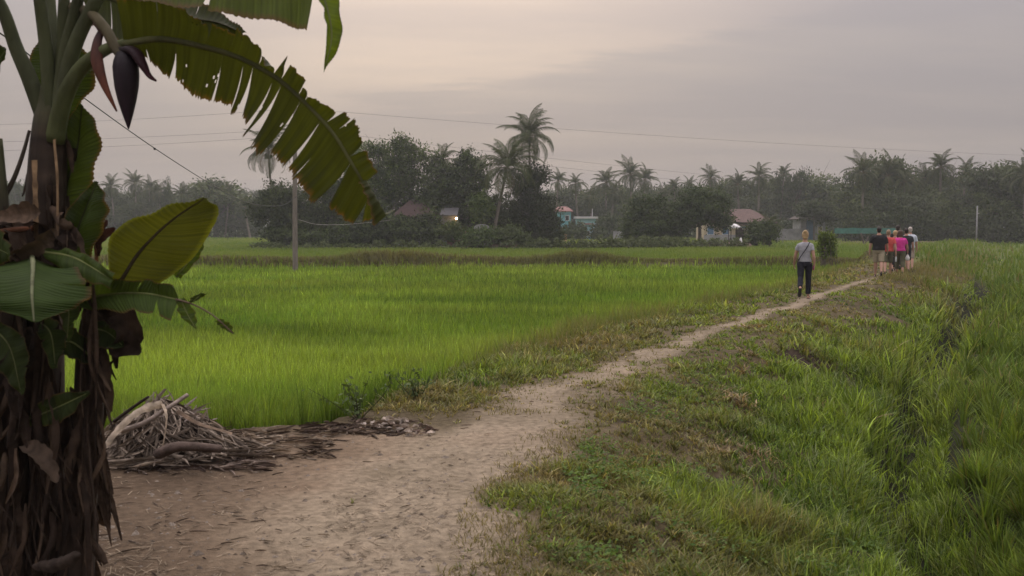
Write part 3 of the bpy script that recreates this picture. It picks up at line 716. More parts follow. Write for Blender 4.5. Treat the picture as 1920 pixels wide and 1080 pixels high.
# ------------------------------------------------------------------ far tree line
FV = []
for i in range(6):
    rs = np.random.default_rng(200 + i)
    nl = rs.integers(4, 7); lo = [(0, 0, .62, .30, .28, .34)]
    for q in range(nl): lo.append((rs.normal(0, .17), rs.normal(0, .17), rs.uniform(.35, .84), rs.uniform(.14, .24), rs.uniform(.14, .22), rs.uniform(.10, .18)))
    H = 10.0; lo = [tuple(np.array(l) * H) for l in lo]
    ca, cb = [((.024, .040, .014), (.095, .122, .042)), ((.028, .048, .012), (.115, .148, .042)), ((.022, .036, .014), (.080, .102, .040))][i % 3]
    FV.append((limbs(rs, lo[:4], .2, 3.0).mesh('trunk', M_BARK, True), crown(rs, lo, 5200, .25, ca, cb, .95, 120, .3).mesh('crown', M_LEAF)))
PV = []
for i in range(5):
    rs = np.random.default_rng(300 + i); mb = MB()
    for q in range(26):
        f = q / 25; fm = frond_mesh(1000 + i * 40 + q, 4.2 * rs.uniform(.7, 1.12), 22, .13, 1.05 + f * .8 + rs.normal(0, .2), (.030, .045, .016), (.076, .094, .034), .045)
        Rm = np.array(Euler((0, -lerp(1.3, -.85, f ** (.9 + .3 * (i % 3))) + rs.normal(0, .14), q * 2.39996 + rs.normal(0, .25))).to_matrix())
        for V_, C_ in zip(fm.V, fm.C): pass
        V = np.vstack(fm.V) @ Rm.T; C = np.vstack(fm.C)
        mb.add(V, [np.vstack(v) for v in fm.F.values()], C)
    PV.append(mb.mesh('crown', M_PALM))
PT = [palm_trunk(10, (l, 0), .16).mesh('trunk', M_PTRUNK, True) for l in (-.9, 0, .9)]
def far_palm(px, py, d, label, i, s=1.0, group='palms of the far tree line'):
    top = ZY(py, d); sc = s
    H = top - ZI - 2.2 * sc
    t = empty('palm_tree', (PX(px, d), d, ZI), 0, label, 'palm tree', group)
    link_mesh('trunk', PT[i % 3], t, (0, 0, 0), (0, 0, i * .7 if i % 3 == 1 else 0), (1, 1, H / 10))
    link_mesh('crown', PV[i % 5], t, (0, 0, H), (0, 0, i * 1.3), (sc, sc, sc))
    return t
def far_tree(px, py, d, label, i, wide=1.0, group='broadleaf trees of the far tree line'):
    H = (ZY(py, d) - ZI)
    t = empty('broadleaf_tree', (PX(px, d), d, ZI), i * 1.1, label, 'tree', group)
    sc = H / 9.9; sx = min(sc, 1.25) * wide
    link_mesh('trunk', FV[i % 6][0], t, scale=(sx, sx, sc)); link_mesh('crown', FV[i % 6][1], t, scale=(sx, sx, sc))
    return t
LEFTP = [(213, 333, 186, 'first palm from the left in the hazy tree line behind the big olive banana leaf'), (258, 327, 188, 'palm with drooping brown fronds, tallest in the hazy tree line left of the grove'), (285, 338, 196, 'palm close behind the tallest palm of the hazy left tree line'), (302, 343, 192, 'small palm just left of the thin columnar tree'), (345, 347, 184, 'spreading palm just right of the thin columnar tree'), (432, 345, 183, 'pale palm in front of the rounded light green tree left of the wooden pole'), (462, 372, 180, 'low palm beside the left end of the wooded plot'), (395, 365, 187, 'low palm below the sagging black wire in the left tree line')]
MIDP = [(1046, 324, 176, 'first palm right of the wooded plot, above the turquoise house'), (1078, 328, 180, 'second palm right of the wooded plot, above the low turquoise house'), (1135, 321, 182, 'bushy palm above the low turquoise house roof'), (1150, 345, 178, 'lower palm left of the pair of tall palms'), (1180, 305, 172, 'taller palm of the pair rising above the two round trees'), (1207, 318, 175, 'shorter palm of the pair rising above the two round trees'), (1240, 350, 178, 'low palm right of the pair of tall palms'), (1262, 337, 188, 'palm behind the gap between the two round trees'), (1290, 335, 190, 'palm above the right round tree'), (1330, 318, 184, 'palm standing over broad crowns right of the two round trees'), (1380, 328, 176, 'palm with brownish hanging fronds over the brown roofed house'), (1420, 309, 172, 'tall palm with long bare trunk behind the brown roofed house'), (1466, 312, 178, 'palm right of the tall palm behind the brown roofed house'), (1105, 352, 176, 'low palm behind the turquoise houses')]
RIGHTP = [(1614, 298, 138, 'palm with a long bare trunk rising left of the walking group'), (1660, 300, 142, 'large palm with drooping fronds right of the bare trunked palm'), (1690, 318, 140, 'palm above the head of the man in black'), (1758, 289, 146, 'palm standing out above the dark right wood'), (1805, 302, 144, 'palm right of the one standing out above the dark wood'), (1728, 316, 147, 'low palm between the tall palms of the right wood'), (1916, 300, 132, 'palm at the right edge of the photo')]
for i, (a, b, d, l) in enumerate(LEFTP): far_palm(a, b, d, l, i, .82 if b < 350 else .7)
for i, (a, b, d, l) in enumerate(MIDP): far_palm(a, b, d, l, i + 2, (.7, .72, .95, .8, 1.0, .88, .75, .7, .66, .78, .8, .95, .7, .9)[i])
for i, (a, b, d, l) in enumerate(RIGHTP): far_palm(a, b, d, l, i + 1, (.92, 1.08, .8, .9, .72, .7, 1.0)[i])
rs = np.random.default_rng(77)
cnt = 0
def row(pa, pb, step, d, sky_, drop, label, jit=6, wide=(.8, 1.25)):
    global cnt
    px = pa
    while px < pb:
        q = px + rs.normal(0, step * .25)
        y_ = np.interp(q, [s_[0] for s_ in sky_], [s_[1] for s_ in sky_]) + drop + rs.uniform(-3, jit * 2)
        far_tree(q, y_, d + rs.uniform(-5, 5), label, cnt, rs.uniform(*wide)); cnt += 1
        px += step
SKL = [(-60, 335), (200, 345), (330, 348), (480, 350)]
SKM = [(1000, 345), (1105, 338), (1160, 345), (1250, 345), (1300, 338), (1345, 325), (1400, 328), (1500, 325), (1560, 340), (1585, 345)]
SKR = [(1585, 335), (1620, 325), (1660, 305), (1700, 310), (1760, 318), (1820, 318), (1870, 305), (1990, 300)]
row(-70, 490, 24, 200, SKL, 0, 'hazy broadleaf tree in the far tree line left of the wooded plot')
row(-60, 490, 29, 190, SKL, 32, 'hazy broadleaf tree in the far tree line left of the wooded plot')
row(1020, 1600, 24, 194, SKM, 2, 'hazy broadleaf tree in the far tree line behind the houses')
row(1030, 1600, 30, 184, SKM, 34, 'hazy broadleaf tree in the far tree line behind the houses')
row(1590, 2010, 23, 150, SKR, 2, 'dark broadleaf tree in the wood behind the right paddy')
row(1600, 2000, 27, 140, SKR, 42, 'dark broadleaf tree in the wood behind the right paddy')
far_tree(405, 332, 188, 'broad light green tree under the sagging black wire, left tree line', 1, 1.6)
far_tree(318, 329, 190, 'thin columnar tree poking above the left tree line', 0, .28)
far_tree(1665, 289, 145, 'tall round topped tree behind the large palm, right wood', 3, .9)
far_tree(1872, 298, 138, 'tall round tree second from the right edge of the right wood', 2, 1.1)
far_tree(1525, 317, 178, 'broad rounded tree left of the dip in the tree line, above the blue door', 4, 1.3)
far_tree(1485, 318, 176, 'thin brownish tree above the grey compound wall', 5, .5)
# undergrowth at the foot of the far wood, and small bushes by the houses
mb = MB()
def under(pa, pb, d, n, h, ca, cb, sz=.34):
    f = rs.random(n); x = lerp(PX(pa, d), PX(pb, d), f)
    hh = h * (.45 + .9 * vn(f * (pb - pa) / 14, f * 0, 9))
    c = np.stack([x, d + rs.normal(0, 1.4, n), ZI + rs.random(n) * hh], 1)
    leaf_quads(mb, c, sz, rs, mixc(ca, cb, np.clip(rs.normal(.4, .3, n), 0, 1)))
under(-80, 500, 184, 13000, 5.0, (.028, .040, .020), (.072, .088, .042))
under(1020, 1330, 186, 8000, 5.0, (.028, .040, .020), (.072, .088, .042))
under(1300, 1620, 172, 8000, 4.2, (.028, .042, .018), (.07, .09, .036))
under(1585, 2020, 132, 15000, 4.2, (.018, .030, .011), (.070, .095, .032), .28)
tag(mb.obj('undergrowth', M_LEAF), 'tangled undergrowth at the foot of the far wood', 'undergrowth', kind='stuff')
def bush(px, py, hw, d, label, seed, ca=MIDA, cb=(.09, .115, .045), n=1500):
    zt = ZY(py, d) - ZI; s = hw * d / FPX
    broad_tree('bush', (PX(px, d), d, ZI), [(0, 0, zt * .5, s, s * .8, zt * .52), (s * .4, 0, zt * .35, s * .6, s * .5, zt * .36), (-s * .5, 0, zt * .3, s * .6, s * .5, zt * .34)], n, .25, label, 'bush', 'bushes by the far houses', .06, zt * .25, ca, cb, seed, .6)
bush(1068, 415, 12, 150, 'bush in front of the tall turquoise house', 51)
bush(1085, 420, 12, 150, 'bush between the two turquoise houses', 52)
bush(1140, 398, 20, 152, 'tall grey green bush right of the low turquoise house', 53)
bush(1122, 415, 14, 151, 'lower bush right of the low turquoise house', 54)
bush(1478, 412, 16, 149, 'bush behind the grey compound wall', 55)
bush(1500, 405, 14, 152, 'bush left of the small house with the blue door', 56)
bush(1372, 425, 8, 148, 'small bush below the yellow house', 57, n=600)
# ------------------------------------------------------------------ banana plants
def blade(name, parent, mid, A, B, col, tearA=(), tearB=(), rib=.012, N=150, M=9, bow=.10, rag=.03, seed=0, edgec=(.10, .06, .03), flut=.012, ribcol=(.13, .15, .05), pleat=.004, m=None, lenv=.05, edgew=.9, wob=.012, holes=0.0, ext=1.0):
    """banana leaf: lamina on both sides of a midrib; a tear is (t, depth towards the rib, gap)"""
    rs = np.random.default_rng(seed)
    mid = crom([P(*p) for p in mid], N)
    mb = MB(); T = np.linspace(0, 1, N)
    for sd, E, tears in ((1, A, tearA), (-1, B, tearB)):
        E = crom([P(*p) for p in E], N)
        tv = np.gradient(mid, axis=0); nrm_ = np.cross(tv, E - mid); nrm_ /= np.linalg.norm(nrm_, axis=1)[:, None] + 1e-9
        if sd < 0: nrm_ = -nrm_
        bd = [(0., 1., 0.)] + sorted(tears) + [(1., 1., 0.)]
        for q in range(len(bd) - 1):
            t0, s0a, g0 = bd[q]; t1, s0b, g1 = bd[q + 1]
            n = max(4, int((t1 - t0) * N) + 2); tt = np.linspace(t0, t1, n); ss = np.linspace(0, 1, M)
            off = rs.normal(0, flut) if len(tears) else 0.0
            tw = rs.normal(0, flut * .8) if len(tears) else 0.0
            lenf = 1 + (rs.normal(-.6 * (lenv - .05), lenv * (1 if sd < 0 else .4)) if len(tears) else 0)
            ga = np.zeros((n, M, 3)); ca = np.zeros((n, M, 3))
            vein = 1 + .06 * np.sin(tt * 140 + rs.uniform(0, 6)) + rs.normal(0, .11, n)
            strip = 1 + rs.normal(0, .07)
            jag = rs.random(n)
            for j, s in enumerate(ss):
                k0 = max(0, (s - s0a) / (1.001 - s0a)) * g0; k1 = max(0, (s - s0b) / (1.001 - s0b)) * g1
                te = tt.copy(); fr = (tt - t0) / (t1 - t0)
                te = te + k0 * (1 - fr) * .5 - k1 * fr * .5
                te = np.clip(te, 0, 1)
                mi = np.stack([np.interp(te, T, mid[:, c_]) for c_ in range(3)], 1)
                ei = np.stack([np.interp(te, T, E[:, c_]) for c_ in range(3)], 1)
                ni = np.stack([np.interp(te, T, nrm_[:, c_]) for c_ in range(3)], 1)
                w_ = np.linalg.norm(ei - mi, axis=1)
                sl = s * lenf * ext * (1 - rag * jag * s)
                ga[:, j] = mi + (ei - mi) * sl[:, None] if np.ndim(sl) else mi + (ei - mi) * sl
                ga[:, j] += ni * (bow * w_ * np.sin(math.pi * min(1, s)) + pleat * np.sin(te * 190) * s + (off + tw * (fr - .5)) * s * s + wob * np.sin(te * 23 + seed + 2 * s) * s)[:, None]
                cc = np.array(col)[None] * (vein * strip)[:, None]
                eb = sst(edgew, 1.02, s + .05 * (jag - .5))
                ca[:, j] = cc * (1 - eb)[:, None] + np.array(edgec)[None] * eb[:, None] if np.ndim(eb) else cc
            if holes:
                idx = np.arange(n * M).reshape(n, M); f4 = np.stack([idx[:-1, :-1], idx[:-1, 1:], idx[1:, 1:], idx[1:, :-1]], -1)
                hp = holes * sst(.0, .25, tt[:-1])[:, None] * sst(.75, .35, tt[:-1])[:, None] * (np.linspace(0, 1, M - 1) > .3)[None] * 2
                mb.add(ga.reshape(-1, 3), [f4[rs.random((n - 1, M - 1)) > hp]], ca.reshape(-1, 3))
            else: mb.grid(ga, ca)
    o = mb.obj(name, m or M_BAN, parent, True)
    r_ = MB(); r_.tube(mid[::4], np.linspace(rib, rib * .3, len(mid[::4])), 7, ribcol)
    r_.obj('midrib', M_BSTEM, o, True)
    return o
def ribbon(mb, pts, w, col, n=14, seed=0, tw=1.0, curl=.35, taper=True):
    """crumpled dry strip along pts"""
    rs = np.random.default_rng(seed)
    p = crom(pts, n); t = np.gradient(p, axis=0); t /= np.linalg.norm(t, axis=1)[:, None] + 1e-9
    ph = rs.uniform(0, 6.28) + np.cumsum(rs.normal(0, .22, n)) * tw
    ref = np.array([0.3, .9, .2]); b = np.cross(t, ref); b /= np.linalg.norm(b, axis=1)[:, None] + 1e-9; u = np.cross(b, t)
    s = b * np.cos(ph)[:, None] + u * np.sin(ph)[:, None]; q = np.cross(s, t)
    ww = w * (np.sin(np.linspace(.35, math.pi - .12, n)) ** .6 if taper else np.ones(n)) * rs.uniform(.75, 1.15, n)
    g = []
    for f in (-1, -.5, 0, .5, 1):
        g.append(p + s * (ww * f * .5)[:, None] + q * (ww * curl * (f * f))[:, None])
    c = np.array(col) * (1 + rs.normal(0, .15, (n, 1)))
    mb.grid(np.stack(g, 1), np.repeat(np.clip(c, 0, 1)[:, None, :], 5, 1))
def PT_(l): return [P(*p) for p in l]
GREEN = (.045, .072, .015); DGREEN = (.030, .048, .013); OLIVE = (.085, .100, .016)
STEMC = (.055, .058, .028)
b1 = empty('banana_plant', tuple(P(75, 1097, 5.0) * [1, 1, 0]), 0, 'tall banana plant with a purple flower bud and a torn leaf arching over the field', 'banana plant')
b2 = empty('banana_plant', tuple(P(140, 1110, 4.9) * [1, 1, 0]), 0, 'shorter banana stem wrapped in dead leaves, its broad olive leaf over the rice', 'banana plant')
b3 = empty('banana_plant', tuple(P(0, 1120, 4.85) * [1, 1, 0]), 0, 'dark banana stem cut by the left edge of the photo', 'banana plant')
for b_ in (b1, b2, b3): b_.location.z = 0
def rel(o, par):
    """keep a world-space mesh where it is under its plant"""
    o.matrix_parent_inverse = Matrix.Translation(par.location).inverted(); return o
_bo = MB.obj
def stem(par, pts, rad, n=14, seed=0):
    rs = np.random.default_rng(seed); p = crom(PT_(pts), 40); r = np.interp(np.linspace(0, 1, 40), np.linspace(0, 1, len(rad)), rad)
    mb = MB(); c = np.array([.040, .028, .020]) * (1 + .5 * np.sin(np.arange(40)[:, None] * 1.9) * rs.random((40, 1)))
    top = sst(.72, .95, np.linspace(0, 1, 40))[:, None]
    c = c * (1 - top) + np.array(STEMC) * top
    mb.tube(p, r, n, c); rel(mb.obj('pseudostem', M_BSTEM, par, True), par)
    # overlapping sheath edges peeling off the stem
    mb = MB()
    for i in range(34):
        f = rs.uniform(.02, .93); k_ = int(f * 39); a = rs.uniform(0, 6.28); q = p[k_]; rr = r[k_] + .008
        q0 = q + np.array([math.cos(a) * rr, math.sin(a) * rr, 0]); L_ = rs.uniform(.12, .4)
        pts_ = [q0, q0 + np.array([math.cos(a) * .012, math.sin(a) * .012, -L_ * .5]), q0 + np.array([math.cos(a) * rs.uniform(.01, .06), math.sin(a) * rs.uniform(.01, .06), -L_])]
        ribbon(mb, pts_, rs.uniform(.03, .10), np.array([.055, .038, .027]) * rs.uniform(.4, 1.6), 9, i, .3, .2)
    rel(tag(mb.obj('sheath', M_DRY, par, True), kind='stuff'), par)
stem(b1, [(70, 1100, 5.0), (78, 850, 5.0), (80, 600, 5.0), (85, 420, 5.0), (90, 300, 5.0), (95, 230, 5.0), (100, 165, 5.0)], [.125, .11, .10, .098, .09, .082, .06], seed=1)
stem(b2, [(140, 1115, 4.9), (150, 950, 4.9), (165, 780, 4.88), (172, 640, 4.86), (185, 560, 4.84), (200, 520, 4.82)], [.09, .08, .072, .068, .05, .03], seed=2)
stem(b3, [(5, 1125, 4.85), (12, 900, 4.85), (20, 700, 4.85), (10, 520, 4.85), (0, 400, 4.85), (-8, 260, 4.85)], [.11, .10, .09, .07, .045, .03], seed=3)
def petiole(par, pts, r0, r1, col=(.055, .064, .030)):
    mb = MB(); mb.tube(crom(PT_(pts), 24), np.linspace(r0, r1, 24), 9, col, flat=.8); return rel(mb.obj('petiole', M_BSTEM, par, True), par)
petiole(b1, [(95, 255, 5.0), (56, 150, 4.97), (30, 90, 4.95), (2, 12, 4.9), (-40, -50, 4.85)], .045, .026)
petiole(b1, [(96, 250, 4.98), (88, 110, 4.92), (74, 0, 4.85), (66, -70, 4.8)], .04, .024)
petiole(b1, [(98, 230, 5.03), (98, 110, 5.05), (93, 0, 5.1), (90, -70, 5.1)], .04, .024)
petiole(b1, [(102, 230, 4.98), (114, 110, 4.95), (120, 0, 4.9), (124, -70, 4.9)], .038, .022)
petiole(b1, [(106, 240, 4.97), (120, 110, 4.92), (146, 0, 4.85), (160, -70, 4.8)], .038, .022)
petiole(b1, [(108, 245, 4.95), (132, 110, 4.9), (170, 20, 4.84), (205, -35, 4.8), (260, -66, 4.78)], .042, .024)
petiole(b1, [(102, 265, 4.95), (118, 190, 4.9), (150, 130, 4.85), (195, 95, 4.8), (240, 80, 4.78)], .05, .021, (.068, .080, .030))
petiole(b3, [(8, 370, 4.9), (28, 330, 4.9), (44, 285, 4.92), (55, 245, 4.95)], .016, .009, (.045, .035, .025))
petiole(b1, [(-60, 150, 4.9), (-10, 105, 4.9), (8, 90, 4.9)], .004, .003)
# the big torn leaf that arches to the right
rs = np.random.default_rng(4)
tA = [(.06, .4, .03), (.155, .5, .016), (.285, .3, .02), (.345, .12, .024), (.372, .15, .02), (.435, .1, .035), (.462, .08, .04), (.535, .12, .03), (.615, .06, .035), (.655, .5, .012), (.765, .04, .05), (.885, .35, .03)]
tB = [(.10, .1, .05), (.235, .2, .05), (.30, .1, .02), (.385, .1, .03), (.43, .1, .03), (.455, .1, .02), (.52, .05, .04), (.545, .1, .03), (.63, .1, .03), (.665, .2, .02), (.75, .1, .05), (.845, .3, .03)]
o = blade('leaf', b1,
      [(232, 82, 4.78), (300, 73, 4.74), (375, 86, 4.68), (450, 108, 4.62), (520, 147, 4.56), (575, 195, 4.5), (625, 250, 4.46), (662, 310, 4.44), (695, 365, 4.44), (724, 404, 4.46)],
      [(262, 92, 4.86), (300, 128, 4.84), (362, 178, 4.82), (428, 204, 4.76), (462, 252, 4.70), (512, 292, 4.65), (556, 338, 4.60), (606, 392, 4.57), (665, 425, 4.55), (724, 406, 4.48)],
      [(212, -30, 4.60), (300, -25, 4.56), (395, 20, 4.52), (464, 72, 4.50), (530, 118, 4.46), (596, 170, 4.41), (668, 218, 4.36), (694, 285, 4.34), (713, 345, 4.36), (730, 400, 4.44)],
      (.038, .047, .008), [(a_, b_, c_ * .42) for a_, b_, c_ in tA], [(a_, b_, c_ * (.10 if a_ < .34 else .28)) for a_, b_, c_ in tB], rib=.017, N=260, M=17, bow=.05, rag=.10, seed=4, flut=.028, edgec=(.12, .07, .03), ribcol=(.085, .09, .035), pleat=.005, lenv=.16, holes=.0035, ext=1.07)
rel(o, b1)
# added torn leaf behind its base, its dark colour stands in for shade
rel(blade('leaf', b1, [(150, -20, 5.12), (230, 5, 5.10), (320, 28, 5.08), (405, 42, 5.06), (455, 62, 5.05)],
      [(170, 42, 5.0), (225, 75, 4.98), (310, 96, 4.97), (400, 82, 5.0), (458, 78, 5.05)],
      [(170, -60, 5.2), (260, -40, 5.2), (340, -5, 5.2), (420, 25, 5.14), (462, 60, 5.05)], (.028, .036, .008),
      [(.18, .05, .010), (.33, .05, .012), (.50, .1, .008), (.68, .15, .006), (.85, .2, .008)], [(.3, .3, .01), (.6, .3, .01)], rib=.010, seed=44, flut=.01, rag=.06, ribcol=(.05, .05, .02)), b1)
# leaf crossing the top of the photo and its loose hanging end
o = blade('leaf', b1, [(235, -62, 4.78), (330, -80, 4.65), (430, -85, 4.5), (520, -72, 4.38), (590, -45, 4.3)],
      [(238, -2, 4.66), (320, 14, 4.5), (420, 22, 4.36), (520, 38, 4.24), (572, 53, 4.18)],
      [(235, -120, 4.9), (330, -150, 4.8), (430, -155, 4.65), (520, -140, 4.5), (600, -70, 4.3)], (.055, .078, .012), [(.42, .8, .004)], [], rib=.016, seed=5, bow=.05, rag=.02)
rel(o, b1)
o2 = blade('loose_leaf_end', o, [(592, -45, 4.3), (612, 10, 4.25), (622, 70, 4.22), (607, 136, 4.2)], [(575, -60, 4.3), (601, 5, 4.24), (612, 50, 4.22), (607, 136, 4.2)], [(625, -60, 4.28), (637, 15, 4.24), (640, 75, 4.22), (608, 136, 4.2)], (.085, .125, .014), rib=.006, N=60, seed=6, edgec=(.05, .05, .02))
rel(blade('leaf', b1, [(100, 232, 5.2), (105, 150, 5.24), (102, 55, 5.28)], [(75, 215, 5.2), (46, 140, 5.2), (80, 58, 5.28)], [(130, 225, 5.2), (182, 140, 5.2), (128, 50, 5.28)], DGREEN, rib=.012, seed=7), b1)
rel(blade('leaf', b1, [(100, 432, 5.1), (122, 355, 5.08), (145, 280, 5.06), (154, 196, 5.05)], [(88, 425, 5.1), (98, 340, 5.02), (112, 250, 5.0), (150, 192, 5.05)], [(128, 425, 5.05), (172, 340, 5.0), (189, 255, 5.0), (157, 197, 5.05)], (.032, .050, .013), rib=.010, seed=8, bow=.12, ribcol=(.04, .035, .02)), b1)
rel(blade('leaf', b2, [(128, 490, 4.86), (150, 420, 4.82), (182, 340, 4.82)], [(112, 470, 4.86), (122, 400, 4.78), (178, 339, 4.82)], [(168, 485, 4.84), (203, 400, 4.76), (186, 341, 4.82)], (.022, .036, .011), rib=.008, seed=9, bow=.15, ribcol=(.04, .04, .02)), b2)
rel(blade('leaf', b2, [(226, 528, 4.76), (262, 472, 4.72), (318, 416, 4.68), (384, 371, 4.66)], [(206, 524, 4.74), (208, 440, 4.66), (290, 395, 4.62), (383, 369, 4.66)], [(300, 532, 4.78), (362, 484, 4.76), (410, 402, 4.70), (387, 371, 4.66)], (.062, .072, .012), rib=.010, seed=10, bow=.06, rag=.015, ribcol=(.045, .035, .02), edgec=(.13, .15, .02)), b2)
rel(blade('leaf', b2, [(330, 520, 4.95), (362, 480, 4.95), (385, 444, 4.95)], [(325, 515, 4.95), (354, 474, 4.95), (384, 444, 4.95)], [(340, 522, 4.95), (374, 482, 4.95), (386, 446, 4.95)], GREEN, rib=.004, N=40, seed=11), b2)
rel(blade('leaf', b1, [(60, 480, 4.75), (62, 500, 4.45), (60, 550, 4.25), (64, 604, 4.2)], [(-110, 492, 4.7), (-90, 500, 4.4), (-60, 560, 4.22), (40, 596, 4.2)], [(140, 500, 4.7), (172, 524, 4.42), (160, 565, 4.26), (84, 604, 4.2)], (.040, .070, .016), [(.3, .7, .012), (.62, .5, .02)], [(.45, .6, .012), (.8, .7, .02)], rib=.013, seed=12, bow=.08, ribcol=(.17, .19, .10), rag=.02, pleat=.006), b1)
rel(blade('leaf', b2, [(120, 570, 4.8), (200, 553, 4.7), (270, 550, 4.6), (335, 562, 4.5)], [(125, 530, 4.8), (215, 522, 4.66), (280, 526, 4.56), (330, 534, 4.5)], [(150, 575, 4.72), (220, 586, 4.58), (280, 588, 4.5), (322, 602, 4.44)], (.045, .075, .018), [(.6, .7, .01)], [(.55, .6, .02), (.8, .3, .05)], rib=.010, seed=13, bow=.06, flut=.015), b2)
petiole(b2, [(330, 561, 4.5), (365, 572, 4.46), (400, 592, 4.42), (436, 624, 4.4)], .006, .003, (.10, .07, .045))
for a_, b_, c_, sd_ in (((338, 560, 4.5), (352, 590, 4.48), (368, 618, 4.46), 14), ((362, 566, 4.46), (372, 556, 4.46), (378, 549, 4.46), 15), ((408, 600, 4.42), (424, 612, 4.42), (437, 627, 4.41), 16)):
    x1, y1, z1 = b_; w_ = 14 if sd_ != 16 else 9
    rel(blade('leaf_shred', b2, [a_, b_, c_], [(a_[0] - w_ * .5, a_[1] + 3, a_[2]), (x1 - w_, y1 + 2, z1), c_], [(a_[0] + w_ * .6, a_[1] - 3, a_[2]), (x1 + w_, y1 - 4, z1), c_], (.050, .08, .02), rib=.003, N=30, seed=sd_), b2)
rel(blade('leaf', b2, [(78, 472, 4.72), (140, 484, 4.64), (212, 526, 4.58)], [(80, 466, 4.74), (150, 472, 4.66), (214, 512, 4.58)], [(85, 484, 4.7), (140, 520, 4.58), (206, 540, 4.55)], GREEN, rib=.008, N=70, seed=17, bow=.2), b2)
rel(blade('leaf', b2, [(40, 792, 4.7), (105, 765, 4.62), (168, 735, 4.6)], [(45, 780, 4.7), (100, 740, 4.62), (166, 733, 4.6)], [(50, 800, 4.7), (115, 792, 4.6), (168, 738, 4.6)], (.030, .045, .014), rib=.006, N=60, seed=18), b2)
rel(blade('leaf', b2, [(170, 668, 4.8), (130, 640, 4.7), (95, 655, 4.62)], [(168, 640, 4.8), (130, 612, 4.7), (95, 650, 4.62)], [(175, 690, 4.78), (135, 672, 4.68), (94, 660, 4.62)], (.026, .04, .014), rib=.006, N=60, seed=19), b2)
rel(blade('leaf', b3, [(-30, 110, 4.6), (-5, 112, 4.6), (12, 92, 4.6)], [(-30, 80, 4.6), (-5, 82, 4.6), (11, 90, 4.6)], [(-30, 190, 4.6), (-8, 150, 4.6), (12, 96, 4.6)], DGREEN, rib=.004, N=40, seed=20), b3)
rel(blade('leaf', b3, [(-40, 455, 4.6), (-8, 465, 4.6), (20, 478, 4.55)], [(-40, 410, 4.6), (0, 430, 4.6), (22, 470, 4.55)], [(-40, 500, 4.6), (0, 498, 4.6), (20, 485, 4.55)], (.04, .06, .018), rib=.004, N=40, seed=21), b3)
for q, (m_, A_, B_) in enumerate((
    ([(70, 600, 4.7), (95, 625, 4.6), (104, 690, 4.56)], [(66, 602, 4.7), (76, 640, 4.58), (100, 692, 4.56)], [(84, 596, 4.7), (122, 622, 4.6), (108, 690, 4.56)]),
    ([(165, 615, 4.82), (200, 622, 4.74), (232, 650, 4.7)], [(165, 605, 4.82), (205, 602, 4.74), (233, 646, 4.7)], [(165, 630, 4.82), (195, 655, 4.72), (231, 654, 4.7)]),
    ([(-20, 610, 4.6), (18, 650, 4.52), (40, 740, 4.48)], [(-30, 640, 4.6), (-8, 690, 4.5), (36, 742, 4.48)], [(0, 600, 4.6), (52, 640, 4.52), (46, 738, 4.48)]),
    ([(110, 520, 4.62), (128, 575, 4.54), (126, 640, 4.52)], [(104, 525, 4.62), (106, 585, 4.54), (122, 641, 4.52)], [(122, 520, 4.62), (152, 570, 4.54), (130, 640, 4.52)]))):
    rel(blade('leaf', (b1, b2, b3, b2)[q], m_, A_, B_, [(.030, .048, .014), (.028, .044, .014), (.034, .052, .014), (.040, .064, .016)][q], [(.5, .5, .03)], [(.4, .6, .03), (.75, .5, .03)], rib=.005, N=60, seed=70 + q, flut=.02, rag=.06, edgec=(.09, .06, .035)), (b1, b2, b3, b2)[q])
# flower bud with lifted bracts
mb = MB(); mb.tube(crom(PT_([(120, 10, 4.95), (165, 22, 4.85), (196, 52, 4.8), (214, 84, 4.78), (230, 106, 4.76)]), 20), np.linspace(.022, .028, 20), 9, (.075, .065, .035)); rel(mb.obj('flower_stalk', M_BSTEM, b1, True), b1)
def spindle(pts, prof, col, name, flat=.85, n=14):
    p = crom(PT_(pts), 26); r = np.interp(np.linspace(0, 1, 26), np.linspace(0, 1, len(prof)), prof)
    mb = MB(); t_ = np.linspace(0, 1, 26)[:, None]; mb.tube(p, r, n, np.array(col[0]) * (1 - t_) + np.array(col[1]) * t_, flat=flat); return rel(mb.obj(name, M_BUD, b1, True), b1)
spindle([(230, 98, 4.76), (236, 130, 4.75), (238, 180, 4.74), (241, 242, 4.73)], [.030, .050, .060, .060, .055, .043, .025, .003], ((.012, .009, .012), (.016, .007, .012)), 'flower_bud', .9)
spindle([(226, 92, 4.76), (252, 97, 4.72), (268, 122, 4.70), (280, 142, 4.70), (293, 152, 4.70)], [.014, .030, .034, .026, .017, .013, .006], ((.012, .009, .012), (.05, .012, .018)), 'bract', .7)
spindle([(190, 58, 4.82), (182, 82, 4.80), (182, 115, 4.78), (196, 160, 4.76), (219, 209, 4.75)], [.016, .020, .024, .030, .028, .020, .012, .004], ((.022, .011, .012), (.13, .042, .02)), 'bract', .5)
spindle([(176, 34, 4.84), (186, 50, 4.82), (194, 66, 4.80)], [.014, .022, .020, .008], ((.06, .03, .022), (.05, .025, .02)), 'bract', .6)
